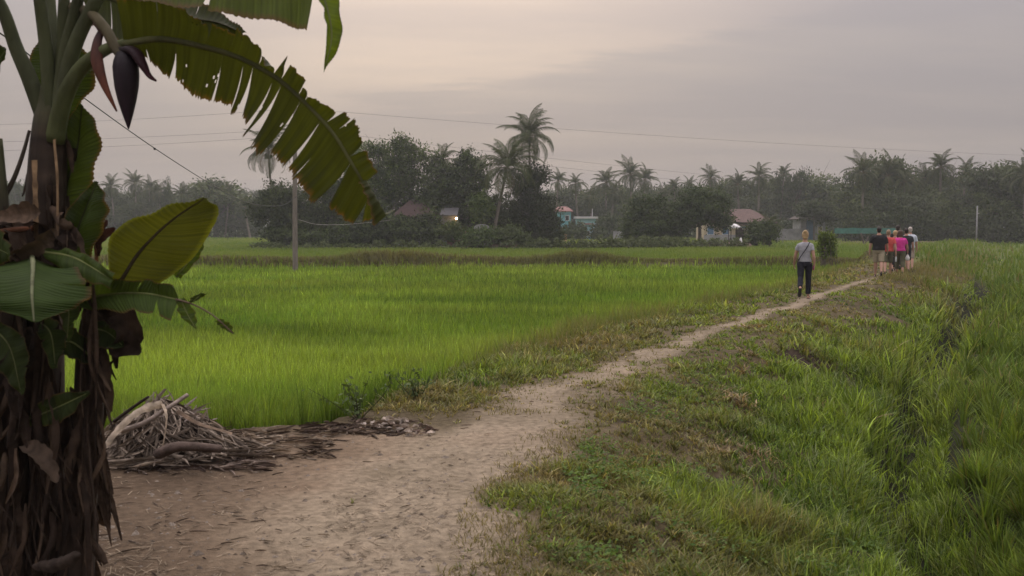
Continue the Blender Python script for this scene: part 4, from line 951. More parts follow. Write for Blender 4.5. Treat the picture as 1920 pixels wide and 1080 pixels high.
# dead sheaths, hanging dry leaves
mb = MB(); mb.tube(crom(PT_([(-30, 440, 4.78), (20, 432, 4.74), (62, 428, 4.76)]), 10), np.linspace(.030, .024, 10), 8, (.20, .085, .045), flat=.5); rel(mb.obj('dry_sheath', M_BSTEM, b1, True), b1)
for q, (pts_, w_) in enumerate((([(64, 300, 4.84), (66, 390, 4.80), (68, 482, 4.78)], .026), ([(100, 262, 4.84), (106, 340, 4.80), (106, 420, 4.78), (107, 490, 4.77)], .028))):
    mb = MB(); ribbon(mb, PT_(pts_), w_, (.22, .15, .085), 16, q + 3, .15, .15, False); rel(mb.obj('peeling_strip', M_DRY, b1, True), b1)
def dry_part(par, pts_, w_, col, seed, tw=.8, curl=.3):
    mb = MB(); ribbon(mb, PT_(pts_), w_, col, 18, seed, tw, curl); return rel(mb.obj('dry_leaf', M_DRY, par, True), par)
D1 = (.058, .040, .028); D2 = (.10, .070, .048); D3 = (.032, .022, .016)
rs = np.random.default_rng(12)
for q in range(16):                                        # collar of dead leaf bases
    x0 = rs.uniform(-15, 145); y0 = rs.uniform(385, 450); dx_ = rs.uniform(-50, 55)
    dry_part(b1, [(x0, y0, 4.85), (x0 + dx_ * .5, y0 + rs.uniform(5, 40), 4.74), (x0 + dx_, y0 + rs.uniform(30, 100), 4.72)], rs.uniform(.06, .13), (D1, D2, D3)[q % 3], 40 + q, .6)
dry_part(b1, [(20, 480, 4.7), (70, 455, 4.68), (105, 430, 4.7)], .10, D2, 61, .2)
dry_part(b1, [(0, 410, 4.74), (50, 400, 4.7), (75, 398, 4.7)], .10, D2, 62, .2)
dry_part(b2, [(188, 600, 4.8), (222, 592, 4.74), (240, 622, 4.72), (222, 655, 4.72), (264, 662, 4.7)], .13, D3, 63, .3, .25)
dry_part(b2, [(190, 640, 4.8), (230, 640, 4.74), (264, 660, 4.72)], .13, D3, 64, .3)
dry_part(b2, [(182, 480, 4.9), (184, 440, 4.9), (200, 412, 4.9)], .05, (.06, .028, .022), 65)
dry_part(b2, [(180, 470, 4.9), (196, 445, 4.9), (216, 428, 4.9)], .05, (.06, .028, .022), 66)
dry_part(b2, [(180, 520, 4.9), (182, 460, 4.9), (180, 415, 4.9)], .022, (.16, .075, .04), 67, .1)
dry_part(b2, [(192, 640, 4.8), (202, 700, 4.74), (208, 772, 4.72)], .05, D1, 68)
dry_part(b2, [(200, 690, 4.8), (225, 668, 4.76), (234, 660, 4.76)], .02, D3, 69)
dry_part(b2, [(140, 600, 4.8), (150, 570, 4.8), (166, 530, 4.84)], .03, D3, 70)
for q in range(9):                                         # shreds hanging by the right stem
    x0 = rs.uniform(180, 200); y0 = rs.uniform(800, 890)
    dry_part(b2, [(x0, y0, 4.85), (x0 + rs.uniform(4, 22), y0 + 50, 4.8), (x0 + rs.uniform(12, 40), y0 + rs.uniform(100, 140), 4.78)], rs.uniform(.015, .035), D1, 80 + q)
for q in range(20):                                        # broad dead leaves of the skirt
    x0 = rs.uniform(-30, 178); y0 = rs.uniform(600, 900); x0 = x0 if not (95 < x0 < 155 and y0 < 720) else x0 - 90; d0 = rs.uniform(4.55, 4.85)
    par = (b1, b2, b3)[0 if 40 < x0 < 120 else (1 if x0 >= 120 else 2)]
    dry_part(par, [(x0, y0, d0 + .12), (x0 + rs.uniform(-15, 20), y0 + 70, d0), (x0 + rs.uniform(-30, 45), y0 + rs.uniform(140, 230), d0 - .02)], rs.uniform(.035, .09), (D1, D3, D3, D3)[q % 4], 100 + q, 1.2, .5)
dry_part(b1, [(45, 835, 4.6), (80, 860, 4.5), (106, 905, 4.45)], .08, (.075, .055, .04), 131, .3, .5)
dry_part(b1, [(60, 1060, 4.6), (110, 1055, 4.45), (150, 1040, 4.4)], .07, (.045, .034, .027), 132, .5, .5)
mb = MB()
for q in range(230):
    x0 = rs.uniform(-60, 180); y0 = rs.uniform(500, 980)
    if 100 < x0 < 152 and y0 < 690: continue
    if x0 > 175 and y0 < 600: continue
    d0 = rs.uniform(4.6, 5.0); L_ = rs.uniform(80, 260)
    y1 = min(y0 + L_, 1090)
    dr = .25 * (x0 - 90)
    ribbon(mb, PT_([(x0, y0, d0 + .05), (x0 + rs.normal(0, 10), (y0 + y1) / 2, d0), (x0 + rs.normal(0, 22) + dr * .35, y1, d0 - .03)]), rs.uniform(.008, .04), np.array((D1, D2, D3)[q % 3]) * rs.uniform(.5, 1.3), 9, 500 + q, .8)
rel(tag(mb.obj('dry_fibres', M_DRY, b1, True), kind='stuff'), b1)

# ------------------------------------------------------------------ heap of dead leaves, litter
rs = np.random.default_rng(21)
hc = np.array([PX(285, 7.75), 7.85, 0])
mb = MB()
def hz_(x_, y_):
    ux = (x_ - hc[0]) / .58; uy = (y_ - hc[1]) / .42
    ux = ux * .9 if ux > 0 else ux * 1.05
    q = ux * ux + uy * uy
    return max(0.0, .33 * (1 - q ** 1.0) * (1 + .35 * (float(vn(x_ * 5, y_ * 5, 33)) - .5))) if q < 1 else 0.0
a = np.linspace(0, 2 * np.pi, 40, endpoint=False); rr = np.linspace(0, 1, 12)
dome = np.array([[[hc[0] + .52 * r_ * math.cos(t_), hc[1] + .38 * r_ * math.sin(t_), hz_(hc[0] + .52 * r_ * math.cos(t_), hc[1] + .38 * r_ * math.sin(t_)) - .05] for t_ in a] for r_ in rr])
mb.grid(dome, (.045, .033, .026), close=True)
for q in range(760):
    t_ = rs.uniform(0, 6.28); r0 = rs.uniform(0, 1.05); r1 = r0 + rs.uniform(.15, .6); t2 = t_ + rs.normal(0, .55)
    pts_ = []
    for f in (0, .5, 1):
        r_ = lerp(r0, r1, f); tt = lerp(t_, t2, f); x_ = hc[0] + .58 * r_ * math.cos(tt); y_ = hc[1] + .42 * r_ * math.sin(tt)
        pts_.append((x_, y_, max(hz_(x_, y_), .012) + rs.uniform(-.01, .055)))
    v = rs.random(); colr = lerp(np.array([.06, .046, .034]), np.array([.38, .32, .255]), v ** 1.5)
    ribbon(mb, pts_, rs.uniform(.008, .038), colr, 8, 900 + q, .9, .35)
for q in range(60):                                        # upright broken ends along the crest
    x_ = hc[0] + rs.uniform(-.42, .36); y_ = hc[1] + rs.uniform(-.2, .2); z_ = hz_(x_, y_)
    ribbon(mb, [(x_, y_, z_ - .05), (x_ + rs.normal(0, .03), y_, z_ + .04), (x_ + rs.normal(.03, .06), y_ + rs.normal(0, .03), z_ + rs.uniform(.05, .15))], rs.uniform(.012, .035), np.array([.28, .24, .21]) * rs.uniform(.6, 1.3), 7, 1600 + q, .3)
tag(mb.obj('leaf_heap', M_DRY), 'heap of dry grey banana leaves beside the rice at the foot of the banana plant', 'leaf heap', kind='stuff')
def loose(name, pts_, w_, col, label, cat, round_=False, seed=0):
    mb = MB(); p = PT_(pts_)
    if round_: mb.tube(crom(p, 14), np.linspace(w_, w_ * .75, 14), 10, col, flat=.6)
    else: ribbon(mb, p, w_, col, 18, seed, .12, .15, False)
    return tag(mb.obj(name, M_DRY, None, True), label, cat)
loose('dry_stalk', [(228, 808, 7.32), (270, 793, 7.34), (310, 768, 7.4), (352, 740, 7.5)], .034, (.27, .225, .19), 'thick grey dry banana stalk lying diagonally across the front of the leaf heap', 'dry stalk', True)
loose('dry_leaf_strip', [(194, 838, 7.25), (225, 800, 7.25), (262, 770, 7.28), (305, 757, 7.4)], .06, (.42, .36, .28), 'pale curved dry strip arching over the left front of the leaf heap', 'leaf strip', seed=3)
loose('dry_leaf_strip', [(304, 757, 7.4), (311, 780, 7.3), (308, 815, 7.27), (304, 838, 7.27)], .035, (.40, .33, .25), 'pale dry strip bent straight down the front of the leaf heap', 'leaf strip', seed=5)
loose('dry_leaf_strip', [(335, 768, 7.5), (370, 790, 7.5), (400, 800, 7.5), (436, 811, 7.52)], .10, (.16, .115, .08), 'brown dry leaf sloping down the right side of the heap', 'leaf strip', seed=8)
loose('dark_stick', [(214, 790, 7.65), (246, 766, 7.62), (278, 744, 7.6)], .022, (.045, .032, .026), 'dark split stick poking out of the top of the leaf heap', 'stick', True)
loose('dry_sheath', [(300, 850, 7.2), (330, 838, 7.15), (370, 838, 7.2), (415, 842, 7.25)], .07, (.10, .075, .062), 'dark curled sheath lying at the foot of the leaf heap', 'leaf sheath', True)
mb = MB()
def litter(px0, px1, py0, py1, n, cols, w, seed, L=(.06, .25), lift=.02):
    r_ = np.random.default_rng(seed)
    for q in range(n):
        g_ = G(r_.uniform(px0, px1), r_.uniform(py0, py1)); t_ = r_.normal(0, .7); l_ = r_.uniform(*L); dx_ = math.cos(t_) * l_; dy_ = math.sin(t_) * l_
        z0 = float(height(g_[0], g_[1])) + .008
        ribbon(mb, [(g_[0], g_[1], z0), (g_[0] + dx_ * .5, g_[1] + dy_ * .5, z0 + r_.uniform(0, lift * .6)), (g_[0] + dx_, g_[1] + dy_, z0 + r_.uniform(0, lift * .5))], r_.uniform(*w), np.array(cols[q % len(cols)]) * r_.uniform(.6, 1.25), 6, seed * 1000 + q, .4)
litter(380, 620, 805, 858, 260, [(.09, .065, .045), (.15, .115, .08), (.24, .20, .15), (.06, .042, .03)], (.008, .03), 3)
litter(190, 480, 850, 880, 200, [(.09, .065, .05), (.20, .16, .13), (.06, .042, .034)], (.01, .03), 4)
litter(560, 760, 785, 818, 110, [(.075, .055, .042), (.11, .085, .065)], (.012, .035), 5)
litter(665, 755, 788, 806, 70, [(.42, .37, .32), (.34, .29, .24), (.18, .14, .11)], (.03, .07), 6, (.05, .12), .05)
litter(750, 805, 796, 818, 26, [(.38, .33, .28), (.16, .12, .10)], (.025, .05), 7, (.05, .10), .04)
litter(150, 560, 870, 1075, 110, [(.085, .062, .045), (.22, .18, .13), (.13, .10, .075)], (.005, .013), 8, (.02, .13), .01)
litter(480, 850, 840, 1075, 60, [(.15, .115, .08), (.24, .20, .14)], (.004, .010), 9, (.02, .10), .008)
litter(840, 1000, 735, 820, 14, [(.13, .10, .075), (.24, .19, .14)], (.008, .016), 10, (.04, .13), .015)
tag(mb.obj('leaf_litter', M_DRY), 'scattered dead leaves and twigs on the bare earth', 'leaf litter', kind='stuff')
# weeds where the rice meets the path
def weed(px, py, H, label, seed, n=150):
    rs = np.random.default_rng(seed); g_ = G(px, py); z0 = float(height(g_[0], g_[1]))
    t = empty('weed', (g_[0], g_[1], z0), 0, label, 'weed'); sm = MB(); C_ = []
    for q in range(9):
        e = np.array([rs.normal(0, .16), rs.normal(0, .12), H * rs.uniform(.45, 1.05)])
        p = crom([(0, 0, -.03), e * .5 + rs.normal(0, .03, 3), e], 12); sm.tube(p, np.linspace(.006, .002, 12), 5, (.06, .07, .03)); C_.append(p[3:])
    sm.obj('stem', M_GRASS, t); C_ = np.vstack(C_); c = C_[rs.integers(0, len(C_), n)] + rs.normal(0, .03, (n, 3)); lm = MB()
    leaf_quads(lm, c, .03, rs, mixc((.055, .085, .030), (.12, .165, .055), np.clip(rs.normal(.4, .3, n), 0, 1)), .8); lm.obj('leaves', M_LEAF, t)
weed(672, 782, .42, 'grey green branching weed at the rice edge above the pale dead leaves', 1)
weed(782, 752, .30, 'dark leafy weed at the rice edge where the path narrows', 2)
# ------------------------------------------------------------------ buildings far behind the paddies
def flat(name, color, rough=.85, noise=.12, nscale=1.5, **k): return mat(name, color, rough, noise=noise, nscale=nscale, **k)
M_CYAN = flat('turquoise_paint', (.15, .38, .42)); M_CYAN2 = flat('pale_turquoise_paint', (.27, .46, .50))
M_ROOFP = flat('pink_red_roof', (.24, .13, .12)); M_ROOFB = flat('brown_tile_roof', (.115, .075, .066), noise=.3, nscale=3, bump=.5, bscale=12)
M_CREAM = flat('cream_paint', (.42, .35, .24)); M_GREYW = flat('grey_plaster', (.26, .26, .265), noise=.25)
M_WHITEP = flat('white_paint', (.5, .5, .5)); M_BLUE = flat('blue_paint', (.10, .18, .28)); M_DARK = flat('dark_opening', (.025, .025, .028))
M_NET = flat('green_shade_net', (.045, .16, .13), noise=.25, nscale=2); M_EARTH = flat('red_earth', (.15, .11, .08), noise=.3)
M_TARP = flat('white_tarpaulin', (.72, .72, .72), .5); M_PLANK = flat('dark_plank', (.05, .042, .036), noise=.3); M_CLOTH = flat('tan_cloth', (.26, .23, .17), noise=.3)
M_LAMP = mat('warm_lamp', (1, .8, .5), emit=((1.0, .62, .28), 26)); M_LITW = mat('lit_doorway', (.5, .35, .15), emit=((1.0, .55, .16), .55))
M_BRICK = flat('red_brick', (.20, .10, .08), noise=.3, nscale=5); M_SHEET = flat('grey_sheet_roof', (.10, .10, .105), .5, noise=.2)
def hip_roof(mb, cx_, cy_, w, dp, z, h, ov=.5, ridge=.45):
    a, b = w / 2 + ov, dp / 2 + ov; r_ = a * ridge
    V = [(-a, -b, 0), (a, -b, 0), (a, b, 0), (-a, b, 0), (-r_, 0, h), (r_, 0, h), (-a, -b, -.12), (a, -b, -.12), (a, b, -.12), (-a, b, -.12)]
    mb.add(np.array(V) + [cx_, cy_, z], [[[0, 1, 5, 4], [2, 3, 4, 5], [6, 7, 1, 0], [7, 8, 2, 1], [8, 9, 3, 2], [9, 6, 0, 3], [9, 8, 7, 6]], [[1, 2, 5], [3, 0, 4]]])
def opening(par, x, z, w, h, m, name='window', y=0.0, frame=M_WHITEP):
    f = MB(); t_ = .09
    f.box((x, y - .03, z + h / 2 - t_ / 2), (w, .08, t_)); f.box((x, y - .03, z - h / 2 + t_ / 2), (w, .08, t_))
    for s in (-1, 1): f.box((x + s * (w / 2 - t_ / 2), y - .03, z), (t_, .08, h - 2 * t_))
    o = f.obj(name, frame, par); p = MB(); p.box((x, y - .012, z), (w - 2 * t_, .03, h - 2 * t_)); p.obj('pane', m, o)
def wall_box(par, c, s, m, name='wall'): mb = MB(); mb.box(c, s); return mb.obj(name, m, par)
D = 160
h1 = empty('house', (PX(1056, D), D, ZI), 0, 'tall turquoise house with a pinkish hipped roof at the edge of the far trees', 'house')
wv = 28 * D / FPX; hv = ZY(397, D) - ZI
wall_box(h1, (0, 1.5, hv / 2), (wv, 3, hv), M_CYAN); mb = MB(); hip_roof(mb, 0, 1.5, wv, 3, hv + .12, .75, .35); mb.obj('roof', M_ROOFP, h1)
opening(h1, -.5, hv * .35, .8, 1.2, M_DARK); opening(h1, .6, hv * .78, .7, .9, M_DARK); wall_box(h1, (0, -.25, hv * .52), (wv + .3, .5, .12), M_CYAN2, 'ledge')
h2 = empty('house', (PX(1099, 158), 158, ZI), 0, 'low pale turquoise house with a flat white roof edge', 'house')
wv = 36 * 158 / FPX; hv = ZY(410, 158) - ZI
wall_box(h2, (0, 1.8, hv / 2), (wv, 3.6, hv), M_CYAN2); wall_box(h2, (0, 1.7, hv + .17), (wv + .6, 4.2, .34), M_WHITEP, 'roof'); opening(h2, .9, hv * .4, .8, 1.1, M_DARK); opening(h2, -.8, hv * .4, .8, 1.1, M_BLUE)
mb = MB(); mb.tube([(wv * .35, 1.8, hv + .3), (wv * .35, 1.8, hv + 1.6)], .05, 6); mb.obj('roof_pipe', M_WHITEP, h2)
h3 = empty('hut', (PX(1103, 153), 153, ZI), 0, 'small pale hut with a pink lean-to roof before the low turquoise house', 'hut')
wv = 16 * 153 / FPX; hv = ZY(421, 153) - ZI
wall_box(h3, (0, .8, hv / 2), (wv, 1.6, hv), M_CYAN2); wall_box(h3, (0, .75, hv + .1), (wv + .3, 2.1, .2), M_ROOFP, 'roof'); opening(h3, 0, hv * .45, .5, .9, M_DARK, 'door')
tag(wall_box(None, (PX(1158, 150), 150, ZI + .75), (18 * 150 / FPX, .2, 1.5), M_GREYW, 'wall'), 'short pale wall left of the two round trees', 'wall')
mb = MB(); mb.box((PX(1059, 128), 128, ZI + .55), (.42, .25, 1.1)); mb.box((PX(1059, 128), 128, ZI + 1.16), (.5, .32, .12)); tag(mb.obj('marker_post', flat('orange_plaster', (.45, .28, .16))), 'short orange marker post standing in the paddy before the turquoise houses', 'post')
D = 136
h4 = empty('house', (PX(1378, D), D, ZI), 0, 'cream house with blue windows under a brown tiled hip roof', 'house')
wv = 118 * D / FPX; hv = ZY(418, D) - ZI
wall_box(h4, (0, 3, hv / 2), (wv, 6, hv), M_CREAM); mb = MB(); hip_roof(mb, .6, 3, wv, 6, hv + .13, ZY(393, D) - ZY(418, D), .6, .42); mb.obj('roof', M_ROOFB, h4)
mb = MB(); mb.box((wv * .30, -1.0, hv - .30), (wv * .5, 2.0, .14)); mb.obj('porch_roof', M_ROOFB, h4)
for q in (-.40, -.16, .12): opening(h4, wv * q, hv * .62, 1.0, 1.25, M_BLUE)
wall_box(h4, (-wv * .12, -.35, .55), (wv * .78, .22, 1.1), M_GREYW, 'plinth_wall')
D = 112
sh = empty('shed', (PX(1402, 100), 100, ZI), .0, 'small dark wooden shed with a slanting roof and tan cloth sides', 'shed')
s_ = 100 / FPX
hl = ZY(418, 100) - ZI; hr = ZY(425, 100) - ZI
mb = MB(); x0, x1 = -18 * s_, 20 * s_
V = [(x0, -.2, hl), (x1, -.2, hr), (x1, 1.7, hr), (x0, 1.7, hl), (x0, -.2, hl + .12), (x1, -.2, hr + .12), (x1, 1.7, hr + .12), (x0, 1.7, hl + .12)]
mb.add(V, [[[0, 3, 2, 1], [4, 5, 6, 7], [0, 1, 5, 4], [1, 2, 6, 5], [2, 3, 7, 6], [3, 0, 4, 7]]]); mb.obj('roof', M_PLANK, sh)
mb = MB()
for xx in (x0 + .12, (x0 + x1) / 2, x1 - .12):
    for yy in (0, 1.5): mb.tube([(xx, yy, -.1), (xx, yy, hr)], .05, 6)
mb.obj('posts', M_PLANK, sh)
wall_box(sh, (x0 + .14, -.02, hl * .42), (8 * s_, .06, hl * .80), M_PLANK, 'door')
wall_box(sh, (x0 + 16 * s_, .06, hr * .60), (12 * s_, .05, hr * .66), M_CLOTH, 'cloth_panel'); wall_box(sh, (x0 + 29 * s_, .05, hr * .58), (11 * s_, .05, hr * .60), flat('grey_cloth', (.33, .32, .29)), 'cloth_panel')
wall_box(sh, (2 * s_, .08, .3), (30 * s_, .05, .5), M_PLANK, 'skirting_boards'); wall_box(sh, (0, 1.55, hr * .45), (36 * s_, .05, hr * .85), M_PLANK, 'back_wall')
mb = MB(); a = np.linspace(0, 1, 14); g_ = []
for f in a:
    hgt = .62 * (math.sin(math.pi * (f * .80 + .17)) ** .8); row_ = []
    for q in np.linspace(-1, 1, 9): row_.append((PX(1365 + 24 * f, 106), 106 + q * .9, ZY(431, 106) + max(0.0, hgt * math.sqrt(max(0, 1 - q * q * .9)))))
    g_.append(row_)
mb.grid(np.array(g_), (1, 1, 1)); o = mb.obj('tarpaulin', M_TARP, None, True)
md = o.modifiers.new('thick', 'SOLIDIFY'); md.thickness = .03
tag(o, 'white humped tarpaulin stretched left of the wooden shed', 'tarpaulin')
mb = MB()
for xx in (1367, 1388): 
    for q in (-.6, .6): mb.tube([(PX(xx, 106), 106 + q, ZI - .1), (PX(xx, 106), 106 + q, ZY(430, 106))], .04, 6)
mb.obj('prop', M_PLANK, o)
mb = MB(); rs = np.random.default_rng(3)
g_ = np.array([[(PX(1388, 98) + .28 * r_ * math.cos(t_), 98 + .25 * r_ * math.sin(t_), ZI + .75 * (1 - r_ ** 2) * (1 + .2 * math.sin(3 * t_)) + .25) for t_ in np.linspace(0, 6.283, 14, endpoint=False)] for r_ in np.linspace(0, 1, 6)])
mb.grid(g_, (1, 1, 1), True); tag(mb.obj('white_sack', M_TARP, None, True), 'white sack slumped on the ground at the left foot of the wooden shed', 'sack')
# dark seated figure sized heap beside the shed is a stump
mb = MB(); mb.tube(crom([(PX(1368, 98), 98, ZI), (PX(1368, 98), 98, ZI + .7), (PX(1369, 98), 98, ZI + 1.15)], 8), [.22, .2, .18, .17, .15, .12, .1, .05], 8); tag(mb.obj('tree_stump', M_PLANK, None, True), 'dark stump on the low earth bank left of the wooden shed', 'stump')
mb = MB(); xs = np.linspace(PX(1300, 97.5), PX(1405, 97.5), 40); g_ = np.stack([np.stack([xs, np.full(40, 97.5 + q), ZI + hh * (.75 + .35 * fbm(xs * .8, xs * 0, 6, 3))], 1) for q, hh in ((-1.0, 0), (-.55, .55), (0, .7), (.6, .5), (1.0, 0))], 1)
mb.grid(g_, (.16, .115, .095)); tag(mb.obj('earth_bank', M_GROUND, None, True), kind='structure')
D = 140
tag(wall_box(None, (PX(1481, D), D, ZI + (ZY(429, D) - ZI) / 2), (66 * D / FPX, .22, ZY(429, D) - ZI), M_GREYW, 'compound_wall'), 'long low grey compound wall right of the shed', 'wall')
h5 = empty('house', (PX(1522, 141), 141, ZI), 0, 'small grey house with a tall blue door half hidden by trees', 'house')
wv = 46 * 141 / FPX; hv = ZY(412, 141) - ZI
wall_box(h5, (0, 2, hv / 2), (wv, 4, hv), M_GREYW); mb = MB(); hip_roof(mb, 0, 2, wv, 4, hv + .13, 1.0, .5, .4); mb.obj('roof', flat('old_dark_tiles', (.06, .045, .042), noise=.3), h5); opening(h5, -.45, hv * .5, .9, hv * .95, M_BLUE, 'door', frame=M_BLUE); opening(h5, 1.0, hv * .55, .8, 1.1, M_CREAM)
D = 126
nf_ = empty('net_fence', (PX(1640, D), D, ZI), 0, 'turquoise shade net fence running along the foot of the right wood', 'fence')
xs = np.linspace(-78 * D / FPX, 42 * D / FPX, 60); zt = ZY(427, D) - ZI; zb = ZY(438, D) - ZI
mb = MB(); mb.grid(np.stack([np.stack([xs, .04 * np.sin(xs * 5), np.full(60, zb)], 1), np.stack([xs, .05 * np.sin(xs * 4), np.full(60, zt) - .06 * np.abs(np.sin(xs * 1.1))], 1)], 1)); mb.obj('net', M_NET, nf_)
mb = MB()
for xx in xs[::8]: mb.tube([(xx, .06, -.1), (xx, .06, zt + .08)], .035, 6)
mb.obj('posts', M_PLANK, nf_)
mb = MB(); xs = np.linspace(PX(1560, 125), PX(1760, 125), 50); g_ = np.stack([np.stack([xs, np.full(50, 124.6 + q), ZI + hh * (.7 + .4 * fbm(xs * .5, xs * 0, 9, 3))], 1) for q, hh in ((-1.0, 0), (-.4, .35), (.2, .4), (1.0, 0))], 1)
mb.grid(g_ * np.array([1, 1, 1]), (.13, .105, .065)); tag(mb.obj('red_earth_bank', M_GROUND, None, True), kind='structure')
for px_, l_ in ((1618, 'short bare forked stump below the turquoise net'), ):
    mb = MB(); b0 = np.array([PX(px_, 110), 110, ZI]); mb.tube(crom([b0, b0 + [-.1, 0, .7], b0 + [-.35, 0, 1.5]], 8), np.linspace(.12, .07, 8), 7); mb.tube(crom([b0 + [.1, 0, 0], b0 + [.25, 0, .6], b0 + [.45, 0, 1.1]], 8), np.linspace(.09, .04, 8), 7); tag(mb.obj('bare_stump', M_BARK, None, True), l_, 'stump')
# house on the wooded plot
D = 95
h6 = empty('house', (PX(780, D), D, ZI), 0, 'old pale house with a dark tiled roof hidden among the trees', 'house')
s_ = D / FPX; hv = ZY(408, D) - ZI
wall_box(h6, (0, 2.5, hv / 2), (70 * s_, 5, hv), M_GREYW); mb = MB(); hip_roof(mb, -.2, 2.5, 66 * s_, 5, hv + .13, ZY(377, D) - ZY(408, D), .45, .3); mb.obj('roof', flat('dark_red_tiles', (.05, .03, .028), noise=.3, nscale=4, bump=.5), h6)
opening(h6, -.8, hv * .55, .8, 1.0, M_DARK); opening(h6, .9, hv * .5, .8, 1.2, M_DARK, 'door'); wall_box(h6, (6 * s_, -.5, hv - .25), (18 * s_, 1.0, .10), M_SHEET, 'awning')
h7 = empty('annex', (PX(842, 94), 94, ZI), 0, 'small annex with a grey sheet roof and a warmly lit doorway', 'house')
hv = ZY(405, 94) - ZI
wall_box(h7, (0, 1.2, hv / 2), (30 * s_, 2.4, hv), M_GREYW); mb = MB(); V = [(-16 * s_, -.4, hv + .02), (16 * s_, -.4, hv + .02), (16 * s_, 2.6, hv + .75), (-16 * s_, 2.6, hv + .75), (-16 * s_, -.4, hv + .1), (16 * s_, -.4, hv + .1), (16 * s_, 2.6, hv + .83), (-16 * s_, 2.6, hv + .83)]
mb.add(V, [[[0, 3, 2, 1], [4, 5, 6, 7], [0, 1, 5, 4], [1, 2, 6, 5], [2, 3, 7, 6], [3, 0, 4, 7]]]); mb.obj('roof', M_SHEET, h7)
wall_box(h7, (10.5 * s_, -.03, hv * .70), (5 * s_, .06, 14 * s_), M_LITW, 'lit_doorway')
mb = MB(); mb.ell((14.5 * s_, -.35, ZY(409.5, 94) - ZI), (.10, .10, .10)); mb.obj('lamp_bulb', M_LAMP, h7, True)
mb = MB(); mb.tube([(14.5 * s_, -.02, ZY(407, 94) - ZI), (14.5 * s_, -.35, ZY(407, 94) - ZI)], .02, 6); mb.obj('lamp_arm', M_DARK, h7)
ll = bpy.data.lights.new('lamp_glow', 'POINT'); ll.energy = 9; ll.color = (1, .62, .28); ll.shadow_soft_size = .12; lo = bpy.data.objects.new('lamp_glow', ll); COL.objects.link(lo); lo.parent = h7; lo.location = (14.5 * s_, -.6, ZY(409.5, 94) - ZI)
tag(wall_box(None, (PX(872, 93.2), 93.2, ZI + .9), (66 * s_, .18, 1.8), M_BRICK, 'brick_wall'), 'low red brick wall at the front of the wooded plot', 'wall')
s9 = empty('hut', (PX(903, 91.2), 91.2, ZI), 0, 'small hut with a white rounded roof and brown panel at the wooded plot', 'hut')
hv = ZY(429, 91.2) - ZI; w9 = 26 * 91.2 / FPX
wall_box(s9, (0, .8, hv / 2), (w9, 1.6, hv), M_GREYW)
mb = MB(); a = np.linspace(0, math.pi, 12); g_ = np.stack([np.stack([-np.cos(a) * (w9 / 2 + .1), np.full(12, q), hv + .02 + .42 * np.sin(a)], 1) for q in (-.15, 1.75)], 0); mb.grid(g_); mb.add(g_[0], [[list(range(12))]]); mb.obj('roof', flat('weathered_sheet', (.26, .26, .26)), s9)
wall_box(s9, (.12, -.03, hv * .62), (w9 * .62, .05, hv * .5), flat('brown_panel', (.12, .08, .058)), 'panel')
for q, l_ in ((1090, 1), ): pass
mb = MB(); mb.box((PX(945, 90.8), 90.8, ZI + .32), (58 * .0485, .8, .5)); mb.box((PX(948, 90.6), 90.6, ZI + .62), (1.0, .6, .10), .1); tag(mb.obj('stone_slab', M_EARTH), 'low reddish slab with a pale board on it by the leaning palm foot', 'slab')

# ------------------------------------------------------------------ poles and wires
pb = G(557, 500, 0.0); pd = 45.0
pole = empty('utility_pole', (PX(556, pd), pd, ZI), 0, 'weathered wooden utility pole standing in the rice before the dark grove', 'utility pole')
ptz = ZY(200, pd) - ZI
mb = MB(); mb.tube(crom([(-.05, 0, -.3), (-.02, 0, 3.5), (.05, 0, ptz)], 12), np.linspace(.125, .085, 12), 10); mb.obj('shaft', M_WOOD, pole, True)
mb = MB(); mb.box((.05, -.1, ZY(243, pd) - ZI), (1.3, .09, .09)); mb.obj('crossarm', M_WOOD, pole)
for xx in (-.5, .55):
    mb = MB(); mb.tube([(xx, -.1, ZY(243, pd) - ZI + .05), (xx, -.1, ZY(243, pd) - ZI + .22)], [.045, .03], 8); mb.obj('insulator', M_WHITEP, pole, True)
def wire(p0, p1, sag, label, r=.0048, m=M_WIRE, n=40, bow=None):
    p0 = np.array(p0, float); p1 = np.array(p1, float); t_ = np.linspace(0, 1, n)[:, None]
    p = p0 * (1 - t_) + p1 * t_; p[:, 2] -= (4 * sag * t_ * (1 - t_))[:, 0]
    mb = MB(); mb.tube(p, r, 5); return tag(mb.obj('power_line', m, None, True), label, 'wire', 'power lines of the wooden pole')
top = P(556, 203, pd); ca_ = P(560, 241, pd); cb_ = P(552, 254, pd)
wire(top, P(2300, 300, 78), .5, 'topmost power line running right from the wooden pole')
wire(top, P(-300, 236, 52), .25, 'topmost power line running left from the wooden pole')
wire(ca_, P(1900, 372, 84), .4, 'upper of the two lower power lines right of the pole')
wire(ca_, P(-300, 268, 52), .2, 'upper of the two lower power lines left of the pole')
wire(cb_, P(1900, 388, 82), .4, 'lower of the two lower power lines right of the pole')
wire(cb_, P(-300, 287, 52), .2, 'lowest power line left of the wooden pole')
mb = MB(); cp = crom([P(-120, 10, 9), P(0, 62, 12), P(150, 178, 16.5), P(290, 278, 22), P(395, 345, 29), P(455, 377, 36), P(500, 386, 40), P(532, 384, 43), P(557, 368, 44.9)], 90)
mb.tube(cp, np.concatenate([np.full(55, .010), np.full(35, .014)]), 5)
kp = P(290, 279, 22); mb.ell(kp, (.03, .03, .03), 6, 4); tag(mb.obj('service_cable', M_WIRE, None, True), 'thick dark cable sagging from the upper left down to the wooden pole', 'wire')
mb = MB(); mb.tube(crom([P(560, 412, 45), P(600, 421, 60), P(660, 420, 80), P(740, 412, 93)], 30), .012, 5); tag(mb.obj('service_cable', M_DWIRE, None, True), 'thin pale cable from the wooden pole into the dark grove', 'wire')
fp = empty('far_pole', (PX(1828, 128), 128, ZI), 0, 'thin pale pole in front of the dark right wood', 'pole')
